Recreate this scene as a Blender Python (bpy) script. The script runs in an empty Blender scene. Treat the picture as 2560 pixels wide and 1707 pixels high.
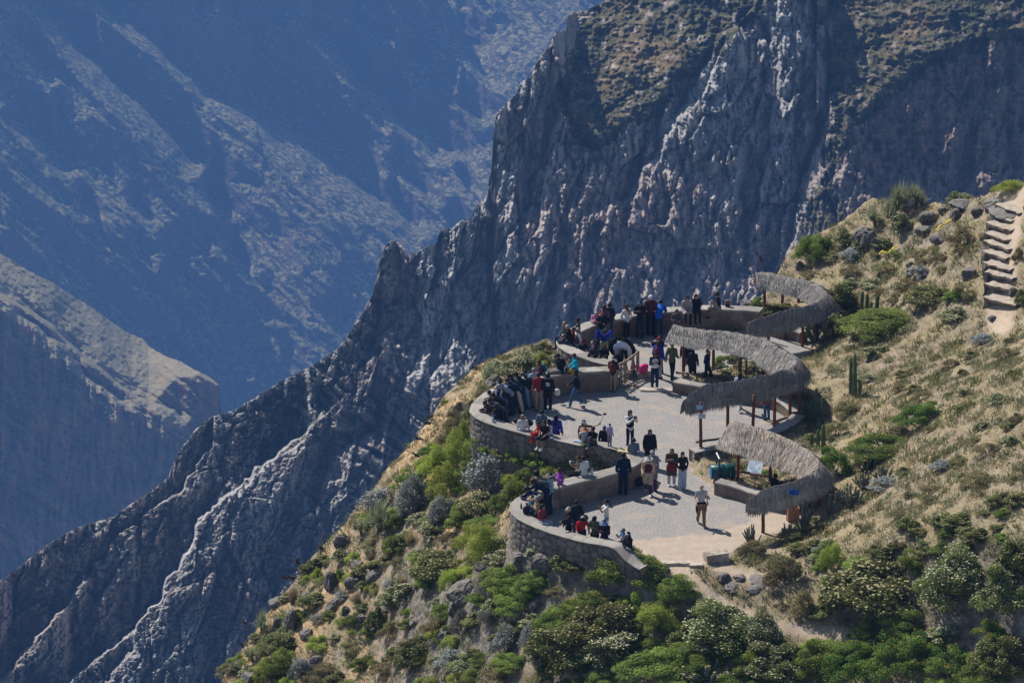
import bpy, bmesh, math, random
import numpy as np
from mathutils import Vector, Matrix
random.seed(7); RNG = np.random.default_rng(11)
SC = bpy.context.scene
COL = SC.collection
R = math.radians

# ---------------------------------------------------------------- camera
F = 10700.0; CH = 62.0; TILT = R(19.0)
cam = bpy.data.cameras.new('camera'); cam.lens = 36*F/2560; cam.sensor_width = 36
cam.clip_start = 1; cam.clip_end = 12000
camo = bpy.data.objects.new('camera', cam); COL.objects.link(camo)
camo.location = (0, 0, CH); camo.rotation_euler = (R(90)-TILT, 0, 0); SC.camera = camo

# ---------------------------------------------------------------- light
SUN_EL = R(47); SUN_AZ = math.atan2(-0.70, 0.72)      # clockwise from +Y
world = bpy.data.worlds.new('World'); SC.world = world; world.use_nodes = True
wn = world.node_tree; wn.nodes.clear()
sky = wn.nodes.new('ShaderNodeTexSky'); sky.sky_type = 'NISHITA'; sky.sun_disc = False
sky.sun_elevation = SUN_EL; sky.sun_rotation = SUN_AZ; sky.altitude = 1500; sky.air_density = 1.0; sky.dust_density = 1.0; sky.ozone_density = 0.7
bg = wn.nodes.new('ShaderNodeBackground'); bg.inputs[1].default_value = 0.082
wo = wn.nodes.new('ShaderNodeOutputWorld')
wn.links.new(sky.outputs[0], bg.inputs[0]); wn.links.new(bg.outputs[0], wo.inputs[0])
sl = bpy.data.lights.new('sun', 'SUN'); sl.energy = 4.6; sl.angle = R(0.5); sl.color = (1, 0.95, 0.87)
so = bpy.data.objects.new('sun', sl); COL.objects.link(so)
sdir = Vector((math.sin(SUN_AZ)*math.cos(SUN_EL), math.cos(SUN_AZ)*math.cos(SUN_EL), math.sin(SUN_EL)))
so.location = (-60, 60, 120); so.rotation_euler = sdir.to_track_quat('Z', 'Y').to_euler()
SC.view_settings.view_transform = 'Standard'; SC.view_settings.look = 'None'
SC.view_settings.exposure = 0.34; SC.view_settings.gamma = 1
SC.cycles.max_bounces = 5; SC.cycles.diffuse_bounces = 2; SC.cycles.volume_bounces = 0
SC.cycles.use_denoising = True
SC.cycles.transparent_max_bounces = 6

# ---------------------------------------------------------------- helpers
def ray(px, py):
    dx = (np.asarray(px, float)-1280)/F; dy = -(np.asarray(py, float)-853.5)/F
    c, s = math.cos(TILT), math.sin(TILT)
    return dx, dy*s + c, dy*c - s
def PZ(px, py, z):                      # point on the ray through a photo pixel at height z
    x, y, w = ray(px, py); t = (z-CH)/w
    return x*t, y*t, z + 0*t
def PD(px, py, D):                      # point on the ray at depth y = D
    x, y, w = ray(px, py); t = D/y
    return x*t, D + 0*t, CH + w*t
def proj(x, y, z):
    c, s = math.cos(TILT), math.sin(TILT)
    zz = np.asarray(z, float)-CH
    d = y*c - zz*s; u = y*s + zz*c
    return 1280 + F*x/d, 853.5 - F*u/d

def _hash(ix, iy, iz, seed):
    h = (ix.astype(np.int64)*374761393 + iy.astype(np.int64)*668265263 + iz.astype(np.int64)*2147483647 + seed*1274126177) & 0xffffffff
    h = ((h ^ (h >> 13))*1274126177) & 0xffffffff
    h = ((h ^ (h >> 16))*2246822519) & 0xffffffff
    return (h ^ (h >> 15)) & 0xffffffff
def noise2(x, y, seed=0):               # gradient noise, -1..1
    x, y = np.broadcast_arrays(np.asarray(x, float), np.asarray(y, float))
    ix, iy = np.floor(x), np.floor(y); fx, fy = x-ix, y-iy
    z = np.zeros_like(ix)
    def g(a, b):
        h = _hash(ix+a, iy+b, z, seed)/4294967296.0*2*np.pi
        return np.cos(h)*(fx-a) + np.sin(h)*(fy-b)
    u = fx*fx*fx*(fx*(fx*6-15)+10); v = fy*fy*fy*(fy*(fy*6-15)+10)
    a = g(0,0)*(1-u)+g(1,0)*u; b = g(0,1)*(1-u)+g(1,1)*u
    return (a*(1-v)+b*v)*1.4
def fbm(x, y, o=4, seed=0, gain=.5):
    s = 0; a = 1; t = 0
    for k in range(o):
        s = s + a*noise2(x*2**k, y*2**k, seed+k*17); t += a; a *= gain
    return s/t
def ridged(x, y, o=4, seed=0, gain=.5):
    s = 0; a = 1; t = 0
    for k in range(o):
        s = s + a*(1-2*np.abs(noise2(x*2**k, y*2**k, seed+k*31))); t += a; a *= gain
    return s/t
def smooth(t):
    t = np.clip(t, 0, 1); return t*t*(3-2*t)
def in_poly(x, y, poly):
    x = np.asarray(x, float); y = np.asarray(y, float); r = np.zeros(np.broadcast(x, y).shape, bool)
    n = len(poly)
    for i in range(n):
        x0, y0 = poly[i]; x1, y1 = poly[(i+1) % n]
        if y0 == y1: continue
        c = ((y0 > y) != (y1 > y)) & (x < (x1-x0)*(y-y0)/(y1-y0)+x0); r ^= c
    return r
def pl_dist(x, y, pts, sign=False):     # distance to a polyline (+ sign: left of travel positive, + arc parameter 0..1)
    x = np.asarray(x, float); y = np.asarray(y, float)
    best = np.full(x.shape, 1e18); sg = np.ones(x.shape); tt = np.zeros(x.shape)
    L = [0]
    for i in range(len(pts)-1): L.append(L[-1]+math.dist(pts[i], pts[i+1]))
    for i in range(len(pts)-1):
        ax, ay = pts[i]; bx, by = pts[i+1]; ex, ey = bx-ax, by-ay; l2 = ex*ex+ey*ey+1e-12
        t = np.clip(((x-ax)*ex+(y-ay)*ey)/l2, 0, 1)
        d = (x-ax-t*ex)**2+(y-ay-t*ey)**2
        m = d < best; best = np.where(m, d, best)
        if sign:
            cr = ex*(y-ay)-ey*(x-ax); sg = np.where(m, np.sign(cr)+(cr == 0), sg)
            tt = np.where(m, (L[i]+t*(L[i+1]-L[i]))/L[-1], tt)
    best = np.sqrt(best)
    return (best, sg, tt) if sign else best
def smooth_pl(pts, n=8):                # Catmull-Rom
    pts = [tuple(p) for p in pts]; out = []
    P = [pts[0]]+pts+[pts[-1]]
    for i in range(1, len(P)-2):
        p0, p1, p2, p3 = (np.array(P[i+k], float) for k in (-1, 0, 1, 2))
        for j in range(n):
            t = j/n
            out.append(tuple(.5*((2*p1)+(-p0+p2)*t+(2*p0-5*p1+4*p2-p3)*t*t+(-p0+3*p1-3*p2+p3)*t**3)))
    out.append(pts[-1]); return out

def tag(o, label=None, cat=None, group=None, kind=None):
    if label: o['label'] = label
    if cat: o['category'] = cat
    if group: o['group'] = group
    if kind: o['kind'] = kind
    return o
def mesh_np(name, V, Fq, mats=(), parent=None, smooth_shade=False, mi=None):
    me = bpy.data.meshes.new(name); V = np.asarray(V, np.float32); Fq = np.asarray(Fq, np.int32)
    k = Fq.shape[1]
    me.vertices.add(len(V)); me.vertices.foreach_set('co', V.ravel())
    me.loops.add(Fq.size); me.loops.foreach_set('vertex_index', Fq.ravel())
    me.polygons.add(len(Fq)); me.polygons.foreach_set('loop_start', np.arange(0, Fq.size, k, dtype=np.int32))
    if smooth_shade: me.polygons.foreach_set('use_smooth', np.ones(len(Fq), bool))
    if mi is not None: me.polygons.foreach_set('material_index', np.asarray(mi, np.int32))
    for m in mats: me.materials.append(m)
    me.update(calc_edges=True)
    o = bpy.data.objects.new(name, me); COL.objects.link(o)
    if parent: o.parent = parent
    return o
def grid_faces(nr, nc):
    i = np.arange(nr*nc).reshape(nr, nc)
    return np.stack([i[:-1,:-1], i[1:,:-1], i[1:,1:], i[:-1,1:]], -1).reshape(-1, 4)
def attr(o, name, vals):
    a = o.data.attributes.new(name, 'FLOAT', 'POINT'); a.data.foreach_set('value', np.asarray(vals, np.float32).ravel())
def obj_bm(name, bm, mats, parent=None, sm=False):
    me = bpy.data.meshes.new(name); bm.to_mesh(me); bm.free()
    for m in (mats if isinstance(mats, (list, tuple)) else [mats]): me.materials.append(m)
    if sm: me.polygons.foreach_set('use_smooth', np.ones(len(me.polygons), bool))
    o = bpy.data.objects.new(name, me); COL.objects.link(o)
    if parent: o.parent = parent
    return o
def empty(name, loc, rz=0):
    o = bpy.data.objects.new(name, None); COL.objects.link(o); o.location = loc; o.rotation_euler = (0, 0, rz)
    o.empty_display_size = .2; return o

# ---------------------------------------------------------------- materials
class NT:
    def __init__(s, name):
        s.m = bpy.data.materials.new(name); s.m.use_nodes = True; s.t = s.m.node_tree; s.t.nodes.clear()
        s.b = s.n('ShaderNodeBsdfPrincipled'); s.o = s.n('ShaderNodeOutputMaterial'); s.l(s.b.outputs[0], s.o.inputs[0])
        s.b.inputs['Roughness'].default_value = .9; s.b.inputs['Specular IOR Level'].default_value = .2
        s.geo = s.n('ShaderNodeNewGeometry')
    def n(s, t, **k):
        x = s.t.nodes.new(t)
        for a, b in k.items(): setattr(x, a, b)
        return x
    def l(s, a, b): s.t.links.new(a, b)
    def set(s, sock, v):
        if hasattr(v, 'is_output'): s.l(v, sock)
        elif isinstance(v, (tuple, list)): sock.default_value = (*v, 1) if len(v) == 3 and sock.type == 'RGBA' else v
        else: sock.default_value = v
    def noise(s, scale, detail=4, rough=.55, vec=None, col=False, dist=0):
        x = s.n('ShaderNodeTexNoise'); x.inputs['Scale'].default_value = scale; x.inputs['Detail'].default_value = detail
        x.inputs['Roughness'].default_value = rough; x.inputs['Distortion'].default_value = dist
        s.l(vec if vec is not None else s.geo.outputs['Position'], x.inputs['Vector'])
        return x.outputs[1 if col else 0]
    def voro(s, scale, feat='F1', out=0, vec=None):
        x = s.n('ShaderNodeTexVoronoi', feature=feat); x.inputs['Scale'].default_value = scale
        s.l(vec if vec is not None else s.geo.outputs['Position'], x.inputs['Vector']); return x.outputs[out]
    def stretch(s, sx, sy, sz, vec=None):
        x = s.n('ShaderNodeMapping'); x.inputs['Scale'].default_value = (sx, sy, sz)
        s.l(vec if vec is not None else s.geo.outputs['Position'], x.inputs['Vector']); return x.outputs[0]
    def attr(s, name):
        x = s.n('ShaderNodeAttribute'); x.attribute_name = name; return x.outputs['Fac']
    def mr(s, v, a, b, c=0, d=1):
        x = s.n('ShaderNodeMapRange'); s.set(x.inputs[0], v)
        for i, q in zip((1, 2, 3, 4), (a, b, c, d)): x.inputs[i].default_value = q
        return x.outputs[0]
    def math(s, op, a, b=0):
        x = s.n('ShaderNodeMath', operation=op); s.set(x.inputs[0], a); s.set(x.inputs[1], b); return x.outputs[0]
    def mix(s, f, a, b, mode='MIX'):
        x = s.n('ShaderNodeMix', data_type='RGBA', blend_type=mode); s.set(x.inputs[0], f); s.set(x.inputs[6], a); s.set(x.inputs[7], b)
        return x.outputs[2]
    def bump(s, h, strength=.5, dist=.05):
        x = s.n('ShaderNodeBump'); x.inputs['Strength'].default_value = strength; x.inputs['Distance'].default_value = dist
        s.l(h, x.inputs['Height']); s.l(x.outputs[0], s.b.inputs['Normal'])
    def col(s, c): s.set(s.b.inputs['Base Color'], c); return s
    def rough(s, r): s.b.inputs['Roughness'].default_value = r; return s
def nz(s):                              # up-component of the true normal
    x = s.n('ShaderNodeSeparateXYZ'); s.l(s.geo.outputs['Normal'], x.inputs[0]); return x.outputs[2]
# ================================================================ canyon layers
def ridge_relief(px, py, pts, A, B, wf, wb, ws=8, side=1, fade=60):
    d, sg, t = pl_dist(px, py, pts, True)
    s = d*sg*side
    fr = B*np.exp(np.minimum(s, 0)/wf)
    bk = (B+(A-B)*smooth(s/ws))*np.exp(-np.maximum(s-ws, 0)/wb)
    v = np.where(s < 0, fr, bk)
    # fade at the polyline's ends
    (ax, ay), (bx, by) = pts[0], pts[-1]
    e = np.minimum(smooth(np.hypot(px-ax, py-ay)/fade), smooth(np.hypot(px-bx, py-by)/fade))
    return v*(.15+.85*e)
def crest_fn(pts):
    xs = np.array([p[0] for p in pts], float); ys = np.array([p[1] for p in pts], float)
    return lambda px: np.interp(px, xs, ys)
def idw(px, py, ctl, p=2.5):
    n = 0; w = 0
    for cx, cy, v in ctl:
        k = 1/(((px-cx)**2+(py-cy)**2)+400)**(p/2); n = n+k*v; w = w+k
    return n/w
def sheet(name, mat_, px0, px1, crest, pybot, step, Dfn, relief, jag, back=14, backstep=6, eps=.02, fine=None, sm=True):
    px = np.concatenate([np.arange(px0-1000, px0, 12), np.arange(px0, px1+step, step)]+([np.arange(px1+step+12, px1+700, 12)] if px1 > 1000 else [])); top = crest(px)+jag(px)
    nr = int((pybot-top.min())/step)+2
    v = np.linspace(0, 1, nr)[:, None]**1.0
    PY = top[None]*(1-v)+pybot*v; PX = np.repeat(px[None], nr, 0)
    D = Dfn(PX, PY)+relief(PX, PY)
    dpy = np.abs(np.diff(PY, axis=0, append=PY[-1:]))
    # going up the photo never comes nearer: no overhangs
    Dr = D[::-1]; inc = np.cumsum(dpy[::-1]*eps, 0)
    D = (np.maximum.accumulate(Dr-inc, 0)+inc)[::-1]
    if fine is not None: D = D+fine(PX, PY)
    k = np.arange(back, 0, -1)[:, None]
    PYb = top[None]+k*1.2+0*PX[:1]; Db = D[0][None]+k*backstep+.6*k*k
    PX2 = np.vstack([np.repeat(px[None], back, 0), PX]); PY2 = np.vstack([PYb, PY]); D2 = np.vstack([Db, D])
    x, y, z = PD(PX2, PY2, D2)
    o = mesh_np(name, np.stack([x, y, z], -1).reshape(-1, 3), grid_faces(*PX2.shape), [mat_], smooth_shade=sm)
    tag(o, kind='structure')
    return o, PX2, PY2

def mat_far():
    s = NT('far_slope_grass_and_rock'); z = nz(s)
    big = s.noise(.004, 5, .6); mid = s.noise(.03, 6, .7); fine = s.noise(.16, 5, .75)
    grass = s.mix(s.mr(mid, .35, .65), (.50, .40, .22), (.30, .27, .13))
    shrub = s.mix(s.mr(fine, .45, .58), (.035, .045, .025), grass)
    rock = s.mix(s.mr(big, .4, .6), (.13, .10, .085), (.20, .14, .115))
    f = s.mr(s.math('ADD', z, s.mr(mid, .3, .7, -.25, .25)), .28, .55)
    s.col(s.mix(f, rock, shrub)); s.bump(fine, .8, 6); return s.m
def mat_cliff():
    s = NT('cliff_rock'); z = nz(s)
    veg = s.attr('veg'); pale = s.attr('pale'); warm = s.attr('warm')
    st = s.stretch(.12, .12, .03); streak = s.noise(1.0, 6, .65, st); blot = s.noise(.02, 5, .6); fine = s.noise(.7, 5, .75)
    crack = s.voro(.09, 'DISTANCE_TO_EDGE', 0, s.stretch(1.3, 1.3, .45))
    rock = s.mix(s.mr(streak, .35, .65), (.35, .33, .315), (.54, .52, .50))
    rock = s.mix(s.math('MULTIPLY', s.mr(blot, .42, .62), .75), rock, (.50, .38, .33))
    rock = s.mix(warm, rock, (.30, .205, .165))
    rock = s.mix(s.mr(crack, 0, .035, .55, 0), rock, (.05, .05, .055))
    rock = s.mix(s.math('MULTIPLY', pale, s.mr(fine, .4, .6, .35, 1)), rock, (.62, .60, .58))
    g = s.mix(s.mr(s.noise(.35, 4, .7), .42, .6), (.03, .038, .02), (.14, .125, .06))
    g = s.mix(s.mr(s.noise(.06, 4), .5, .7, 0, .7), g, (.25, .17, .08))
    tuft = s.mr(s.noise(.25, 4, .7), .52, .62)
    natural = s.math('MULTIPLY', s.mr(z, .45, .75), s.math('MULTIPLY', tuft, .6))
    vg = s.math('MAXIMUM', veg, natural)
    s.col(s.mix(vg, rock, g)); s.bump(s.math('ADD', streak, s.math('MULTIPLY', fine, .6)), .75, 1.6); return s.m

FAR = [([(0,60),(60,110),(110,170),(130,230)], 50, 27, 30, 70),([(640,-20),(700,60),(760,150),(800,230)], 50, 21, 18, 70),([(860,230),(930,300),(985,350)], 50, 21, 16, 60),([(300,470),(350,520),(390,590)], 50, 21, 20, 60),([(640,300),(700,370),(760,420),(820,500)], 50, 21, 16, 60),([(950,-20),(1010,60),(1040,130),(1070,190)], 50, 21, 20, 60),([(1090,215),(1170,200)], 20, 15, 8, 30),([(1105,240),(1170,222)], 20, 15, 8, 30),  # crests in photo pixels, upper left to lower right
 ([(0,272),(65,321),(125,375),(163,424),(185,463)], 56, 39, 34, 90),
 ([(40,-30),(71,0),(136,49),(207,131),(283,207),(348,261),(424,337),(484,403),(500,440)], 104, 60, 42, 130),
 ([(479,455),(520,470),(556,523),(562,570)], 40, 30, 22, 60),
 ([(200,-30),(234,0),(305,49),(381,103),(435,158),(522,239),(610,278),(707,310),(789,376),(849,435),(925,484),(980,522),(1034,566),(1075,604)], 104, 69, 46, 120),
 ([(517,141),(599,207),(680,261),(735,305),(816,359),(893,408),(947,463)], 88, 33, 18, 110),
 ([(539,0),(604,71),(625,130),(631,190)], 48, 30, 20, 60),
 ([(455,0),(500,30),(530,75)], 32, 30, 20, 50),
 ([(735,76),(789,93),(838,136),(893,201),(980,283),(1061,359),(1121,419)], 96, 48, 30, 120),
 ([(844,5),(925,98),(969,147)], 48, 33, 20, 80),
 ([(1023,283),(1078,337),(1132,386),(1197,414)], 48, 30, 18, 60),
 ([(1154,185),(1159,261),(1230,327)], 40, 30, 14, 60),
 ([(947,397),(1007,435),(1067,490),(1094,528)], 48, 33, 18, 60),
 ([(1090,40),(1150,100),(1215,122),(1260,130)], 48, 45, 40, 70),
 ([(540,640),(590,640),(630,690)], 32, 30, 18, 40)]
def far_relief(px, py):
    wx = px+14*fbm(px/90, py/90, 3, 5); wy = py+14*fbm(px/90, py/90, 3, 9)
    r = 0
    for p, A, B, wf, wb in FAR: r = r+ridge_relief(wx, wy, p, B*1.5+A*.1, B*1.5, wf*.6, 85, 7, -1, 60)
    u = (px+py)/1.41; w = (px-py)/1.41              # grain along the ridges
    r = r-26*ridged(u/420+3+.4*fbm(px/200, py/200, 2, 4), (w+30*fbm(px/160, py/160, 3, 6))/95, 3, 3, .45)
    br = in_poly(px, py, [(1080,-60),(1500,-60),(1400,60),(1300,180),(1150,150),(1070,120)])
    return r+br*1.0*(250-py)*.45
def far_fine(px, py):
    u = (px+py)/1.41; w = (px-py)/1.41
    return -4.5*ridged(u/200, w/36, 3, 13)+2.0*fbm(px/34, py/20, 4, 21)+1.3*fbm(px/8, py/6, 2, 31)
sheet('far_canyon_wall', mat_far(), -120, 1640, lambda px: -70+0*px, 1180, 3.0,
      lambda px, py: 4150-(py-400)*.40+.17*np.maximum(py-560, 0)-.09*(py-400)*smooth((px-600)/250)+(px-700)*.16, far_relief, lambda px: 0*px, back=2, eps=.04, fine=far_fine)

C_CREST = [(-1120,-60),(-120,560),(0,633),(45,660),(89,686),(134,707),(167,731),(203,752),(244,779),(283,808),(313,829),(357,847),(375,868),(417,892),(447,901),(483,922),(521,940),(545,960),(551,987),(554,1035),(556,1190)]
def c_relief(px, py):
    cr = crest_fn(C_CREST)(px); h = py-cr
    r1 = [(-60,715),(0,743),(45,767),(89,791),(134,823),(164,856),(209,898),(253,928),(283,957),(328,990),(372,1008),(432,1029),(462,1065)]
    low_ = r1[:-2]+[(400,1000),(450,960),(500,945),(545,962),(560,990)]
    r2 = [(20,765),(80,810),(120,845),(161,868),(214,943),(298,1002),(330,1020)]
    low = crest_fn(low_)(px)
    up = np.maximum(low-py, -0.)*.85
    wx = px+8*fbm(px/60, py/60, 3, 55); wy = py+8*fbm(px/60, py/60, 3, 59)
    r = up+ridge_relief(wx, wy, r1, 34, 12, 12, 60, 8, -1, 40)+ridge_relief(wx, wy, r2, 20, 10, 10, 40, 6, -1, 40)
    u = (px+py*.75)/1.25; w = (px*.75-py)/1.25
    return r
def c_fine(px, py):
    low = crest_fn([(-60,715),(0,743),(89,791),(164,856),(253,928),(372,1008),(462,1065)])(px)
    u = (px+py*.75)/1.25; w = (px*.75-py)/1.25
    r = 6*ridged(u/200, w/34, 4, 43)+2.6*fbm(px/14, py/11, 4, 41)
    return r+smooth((py-low)/60)*9*ridged(px/30, py/160, 4, 47)
cj = lambda px: 3*fbm(px/9, 0*px, 3, 77)
def mat_spur():
    s = NT('spur_grass_and_red_rock'); z = nz(s)
    mid = s.noise(.05, 5, .7); fine = s.noise(.28, 4, .7)
    grass = s.mix(s.mr(mid, .35, .65), (.36, .30, .18), (.24, .21, .12))
    grass = s.mix(s.mr(fine, .36, .44, .8, 0), grass, (.06, .07, .035))
    rock = s.mix(s.mr(s.noise(.5, 5, .65, s.stretch(.12, .12, .04)), .4, .62), (.16, .11, .09), (.55, .30, .21))
    s.col(s.mix(s.mr(s.math('ADD', z, s.mr(mid, .3, .7, -.12, .12)), .32, .55), rock, grass)); s.bump(fine, .6, 3); return s.m
sheet('left_canyon_spur', mat_spur(), -120, 554, crest_fn(C_CREST), 1600, 2.5,
      lambda px, py: 2350-(py-800)*.1+(px-300)*.05, c_relief, cj, back=16, backstep=8, eps=.03, fine=c_fine)

B_CREST = [(-1120,1640),(-120,1500),(0,1451),(41,1422),(118,1361),(196,1316),(286,1291),(327,1259),(384,1222),(420,1194),(433,1157),(453,1120),(490,1071),(524,1044),(584,1026),(634,996),(700,954),(780,915),(849,868),(905,785),(930,738),(940,702),(953,632),(966,612),(980,601),(996,606),(1016,629),(1023,639),(1059,622),(1066,616),(1089,611),(1102,576),(1132,569),(1152,551),(1179,546),(1192,516),(1215,493),(1222,453),(1228,420),(1232,351),(1242,282),(1265,259),(1295,232),(1298,212),(1325,192),(1345,146),(1371,119),(1388,83),(1415,76),(1418,43),(1428,33),(1464,27),(1517,0),(1600,-45),(3400,-60)]
B_R = [  # side=-1: the hidden side is above/left of travel down-left
 ([(560,1060),(531,1112),(490,1177),(433,1251),(384,1275),(347,1308),(286,1361),(245,1414),(196,1483),(155,1532),(90,1594),(61,1638),(24,1680),(0,1720)], 23, 4, 20, 60, 1),
 ([(800,1050),(743,1100),(653,1169),(592,1230),(498,1291),(482,1361),(449,1418),(416,1467),(380,1524),(347,1573),(294,1614),(245,1651),(196,1696),(150,1740)], 24, 3, 26, 60, 1),
 ([(347,1581),(335,1630),(278,1696),(250,1740)], 11, 3, 12, 40, 1),
 ([(230,1360),(176,1394),(98,1475),(41,1549),(0,1598)], 13, 4, 14, 40, 1),
 ([(1060,900),(980,980),(960,1060),(850,1130),(800,1220),(790,1330)], 8, 4, 22, 50, 1),
 ([(2100,-40),(2050,90),(2085,200),(2075,300),(2040,380),(2000,480),(1985,600),(1960,680),(1900,760)], 12, 4, 22, 26, 1),
 ([(1900,-40),(1880,30),(1800,110),(1765,170),(1720,240),(1680,330)], 10, 3, 14, 60, 1),
 ([(1940,60),(1925,150),(1940,230),(1930,330),(1900,480),(1870,640)], 8, 2, 12, 50, 1),
 ([(1700,300),(1640,380),(1600,430),(1580,490),(1500,530)], 8, 4, 10, 30, 1),
 ([(1460,150),(1400,290),(1350,420),(1330,520),(1270,600),(1220,700)], 6, 2, 12, 40, 1),
 ([(1400,700),(1380,790),(1340,830),(1330,900)], 5, 2, 10, 40, 1),
 ([(1110,640),(1080,720),(1000,800),(950,850),(900,960)], 7, 3, 14, 50, 1)]
def b_relief(px, py):
    wx = px+22*fbm(px/55, py/55, 5, 105); wy = py+22*fbm(px/55, py/55, 5, 109)
    r = 0
    for p, A, B, wf, wb, sd in B_R: r = r+ridge_relief(wx, wy, p, A, B, wf, wb, 8, sd, 60)
    for low, k in VEGLOW:
        xs, ys = zip(*low)
        e = smooth((px-xs[0])/50)*smooth((xs[-1]+1-px)/50) if xs[-1] < 2600 else smooth((px-xs[0])/50)
        r = r+k*e*np.maximum(np.interp(px, xs, ys)-py, 0)
    return r
VEGLOW = (([(1380,150),(1400,200),(1440,340),(1500,380),(1560,330),(1640,290),(1700,210),(1800,130),(1900,30),(1960,-40)], .10), ([(2040,300),(2130,330),(2240,240),(2330,170),(2480,110),(2700,100)], .085))
def facets(x, y, seed, tilt=.8):          # broken rock: each cell its own tilted plane
    x, y = np.asarray(x, float), np.asarray(y, float)
    ix, iy = np.floor(x), np.floor(y); z = np.zeros_like(ix); f1 = np.full(x.shape, 9.); f2 = f1.copy(); out = np.zeros(x.shape)
    for a in (-1, 0, 1):
        for b in (-1, 0, 1):
            h = [_hash(ix+a, iy+b, z, seed+k)/4294967296. for k in (0, 5, 9, 13, 17)]
            dx = x-(ix+a+.1+.8*h[0]); dy = y-(iy+b+.1+.8*h[1]); d = dx*dx+dy*dy
            v = (h[2]-.5)+tilt*((h[3]-.5)*2*dx+(h[4]-.5)*2*dy)
            m = d < f1; f2 = np.where(m, f1, np.minimum(f2, d)); out = np.where(m, v, out); f1 = np.where(m, d, f1)
    return out+.10*(np.sqrt(f2)-np.sqrt(f1) < .06)
def b_fine(px, py):
    # ribs: steep, running down the face; lower left they lean with the spurs
    lean = smooth((1000-px+.6*(py-700))/500)
    u = px+lean*py*.75
    wob = (26+40*lean)*fbm(px/120, py/120, 4, 77)
    q1, q2 = px+16*fbm(px/110, py/110, 2, 181)+4*fbm(px/18, py/18, 2, 182), py+16*fbm(px/110, py/110, 2, 183)
    r = (6-2*lean)*ridged((u+wob)/110, py/(420-200*lean)+lean*2, 3, 121, .5)
    rt = 1-.55*smooth((px-1990)/80)
    r = r+rt*(6.5*facets(q1/80+.35*q2/80, q2/210-.25*q1/210, 191)+3.2*facets(q1/30+.25*q2/30, q2/85, 193, 1.0)+1.5*facets(q1/12, q2/30, 195, 1.1))+3.0*ridged((u+wob*1.5)/26, py/130, 4, 131, .6)*rt
    m = smooth(fbm(px/140, py/140, 3, 149)*1.6+.4)
    r = r+m*3.0*ridged(px/34, py/44, 5, 141, .65)+(1.1+1.6*lean)*fbm(px/12, py/10, 4, 151, .75)+1.0*ridged(px/10, py/50, 3, 155, .6)
    right = smooth((px-1980)/160)*smooth((620-py)/200)
    vg = 0
    for low, k in VEGLOW:
        xs, ys = zip(*low); vg = np.maximum(vg, smooth((np.interp(px, xs, ys)-py)/40)*(px > xs[0])*(px < xs[-1]))
    lump = 2.6*fbm(px/16, py/11, 4, 171, .65)+4*fbm(px/70, py/50, 3, 173)
    return (r+right*4*ridged(px/60, py/60, 4, 161))*(1-.85*vg)+lump*vg
bj = lambda px: 4*fbm(px/22, 0*px, 4, 177)+2*fbm(px/5, 0*px, 2, 178)
o, PX, PY = sheet('canyon_cliff', mat_cliff(), -120, 2700, crest_fn(B_CREST), 1840, 2.5,
      lambda px, py: 940-(py-700)*.068+.012*np.minimum(px-1200, 0)-.015*np.clip(px-1200, 0, 780)+.03*np.maximum(px-1980, 0)-10*smooth((px-1960)/160), b_relief, bj, back=14, backstep=3, eps=.03, fine=b_fine, sm=False)
wx = PX+46*fbm(PX/50, PY/50, 5, 205, .65); wy = PY+46*fbm(PX/50, PY/50, 5, 209, .65)
veg = in_poly(wx, wy, [(1560,-80),(1990,-80),(1900,30),(1800,130),(1700,210),(1640,290),(1560,330),(1500,380),(1440,340),(1405,280),(1400,180),(1440,90)])*1.0
veg = np.maximum(veg, in_poly(wx, wy, [(2010,-80),(2700,-80),(2700,110),(2480,110),(2330,170),(2240,240),(2130,330),(2090,420),(2110,560),(2050,620),(2010,560),(2060,420),(2080,280),(2060,150)])*1.0)
veg = np.maximum(veg, .8*in_poly(wx, wy, [(700,950),(850,870),(880,960),(800,1060),(600,1180),(560,1120)])*(fbm(PX/20, PY/20, 3, 211) > .0))
pale = smooth(1.2-pl_dist(wx, wy, [(1795,500),(1830,470),(1850,440)])/30)
pale = np.maximum(pale, .8*smooth(1.1-pl_dist(wx, wy, [(1350,350),(1330,420),(1390,480),(1360,560)])/26)*(fbm(PX/8, PY/26, 3, 215) > .0))
pale = np.maximum(pale, .35*smooth(1.2-pl_dist(wx, wy, [(960,1050),(920,1110),(760,1150),(740,1240)])/40))
pale = np.maximum(pale, .45*smooth(1.3-pl_dist(wx, wy, [(1240,500),(1300,620),(1180,720),(1050,900)])/70)*(ridged(PX/22, PY/22, 3, 216) > .15))
warm = smooth((PX-1950)/250)*.75
veg = veg*smooth(fbm(PX/22, PY/22, 4, 221, .6)*2.2+1.1)
attr(o, 'veg', veg); attr(o, 'pale', pale); attr(o, 'warm', warm)
# the canyon floor, far below and out of sight between the walls
s = NT('canyon_floor_scrub'); s.col(s.mix(s.noise(.02), (.06, .06, .035), (.14, .12, .08)))
xs = np.linspace(-1500, 1500, 40); ys = np.linspace(700, 4300, 50); X, Y = np.meshgrid(xs, ys)
tag(mesh_np('canyon_floor', np.stack([X, Y, -1450+10*fbm(X/300, Y/300)], -1).reshape(-1, 3), grid_faces(50, 40), [s.m], smooth_shade=True), kind='structure')

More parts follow.
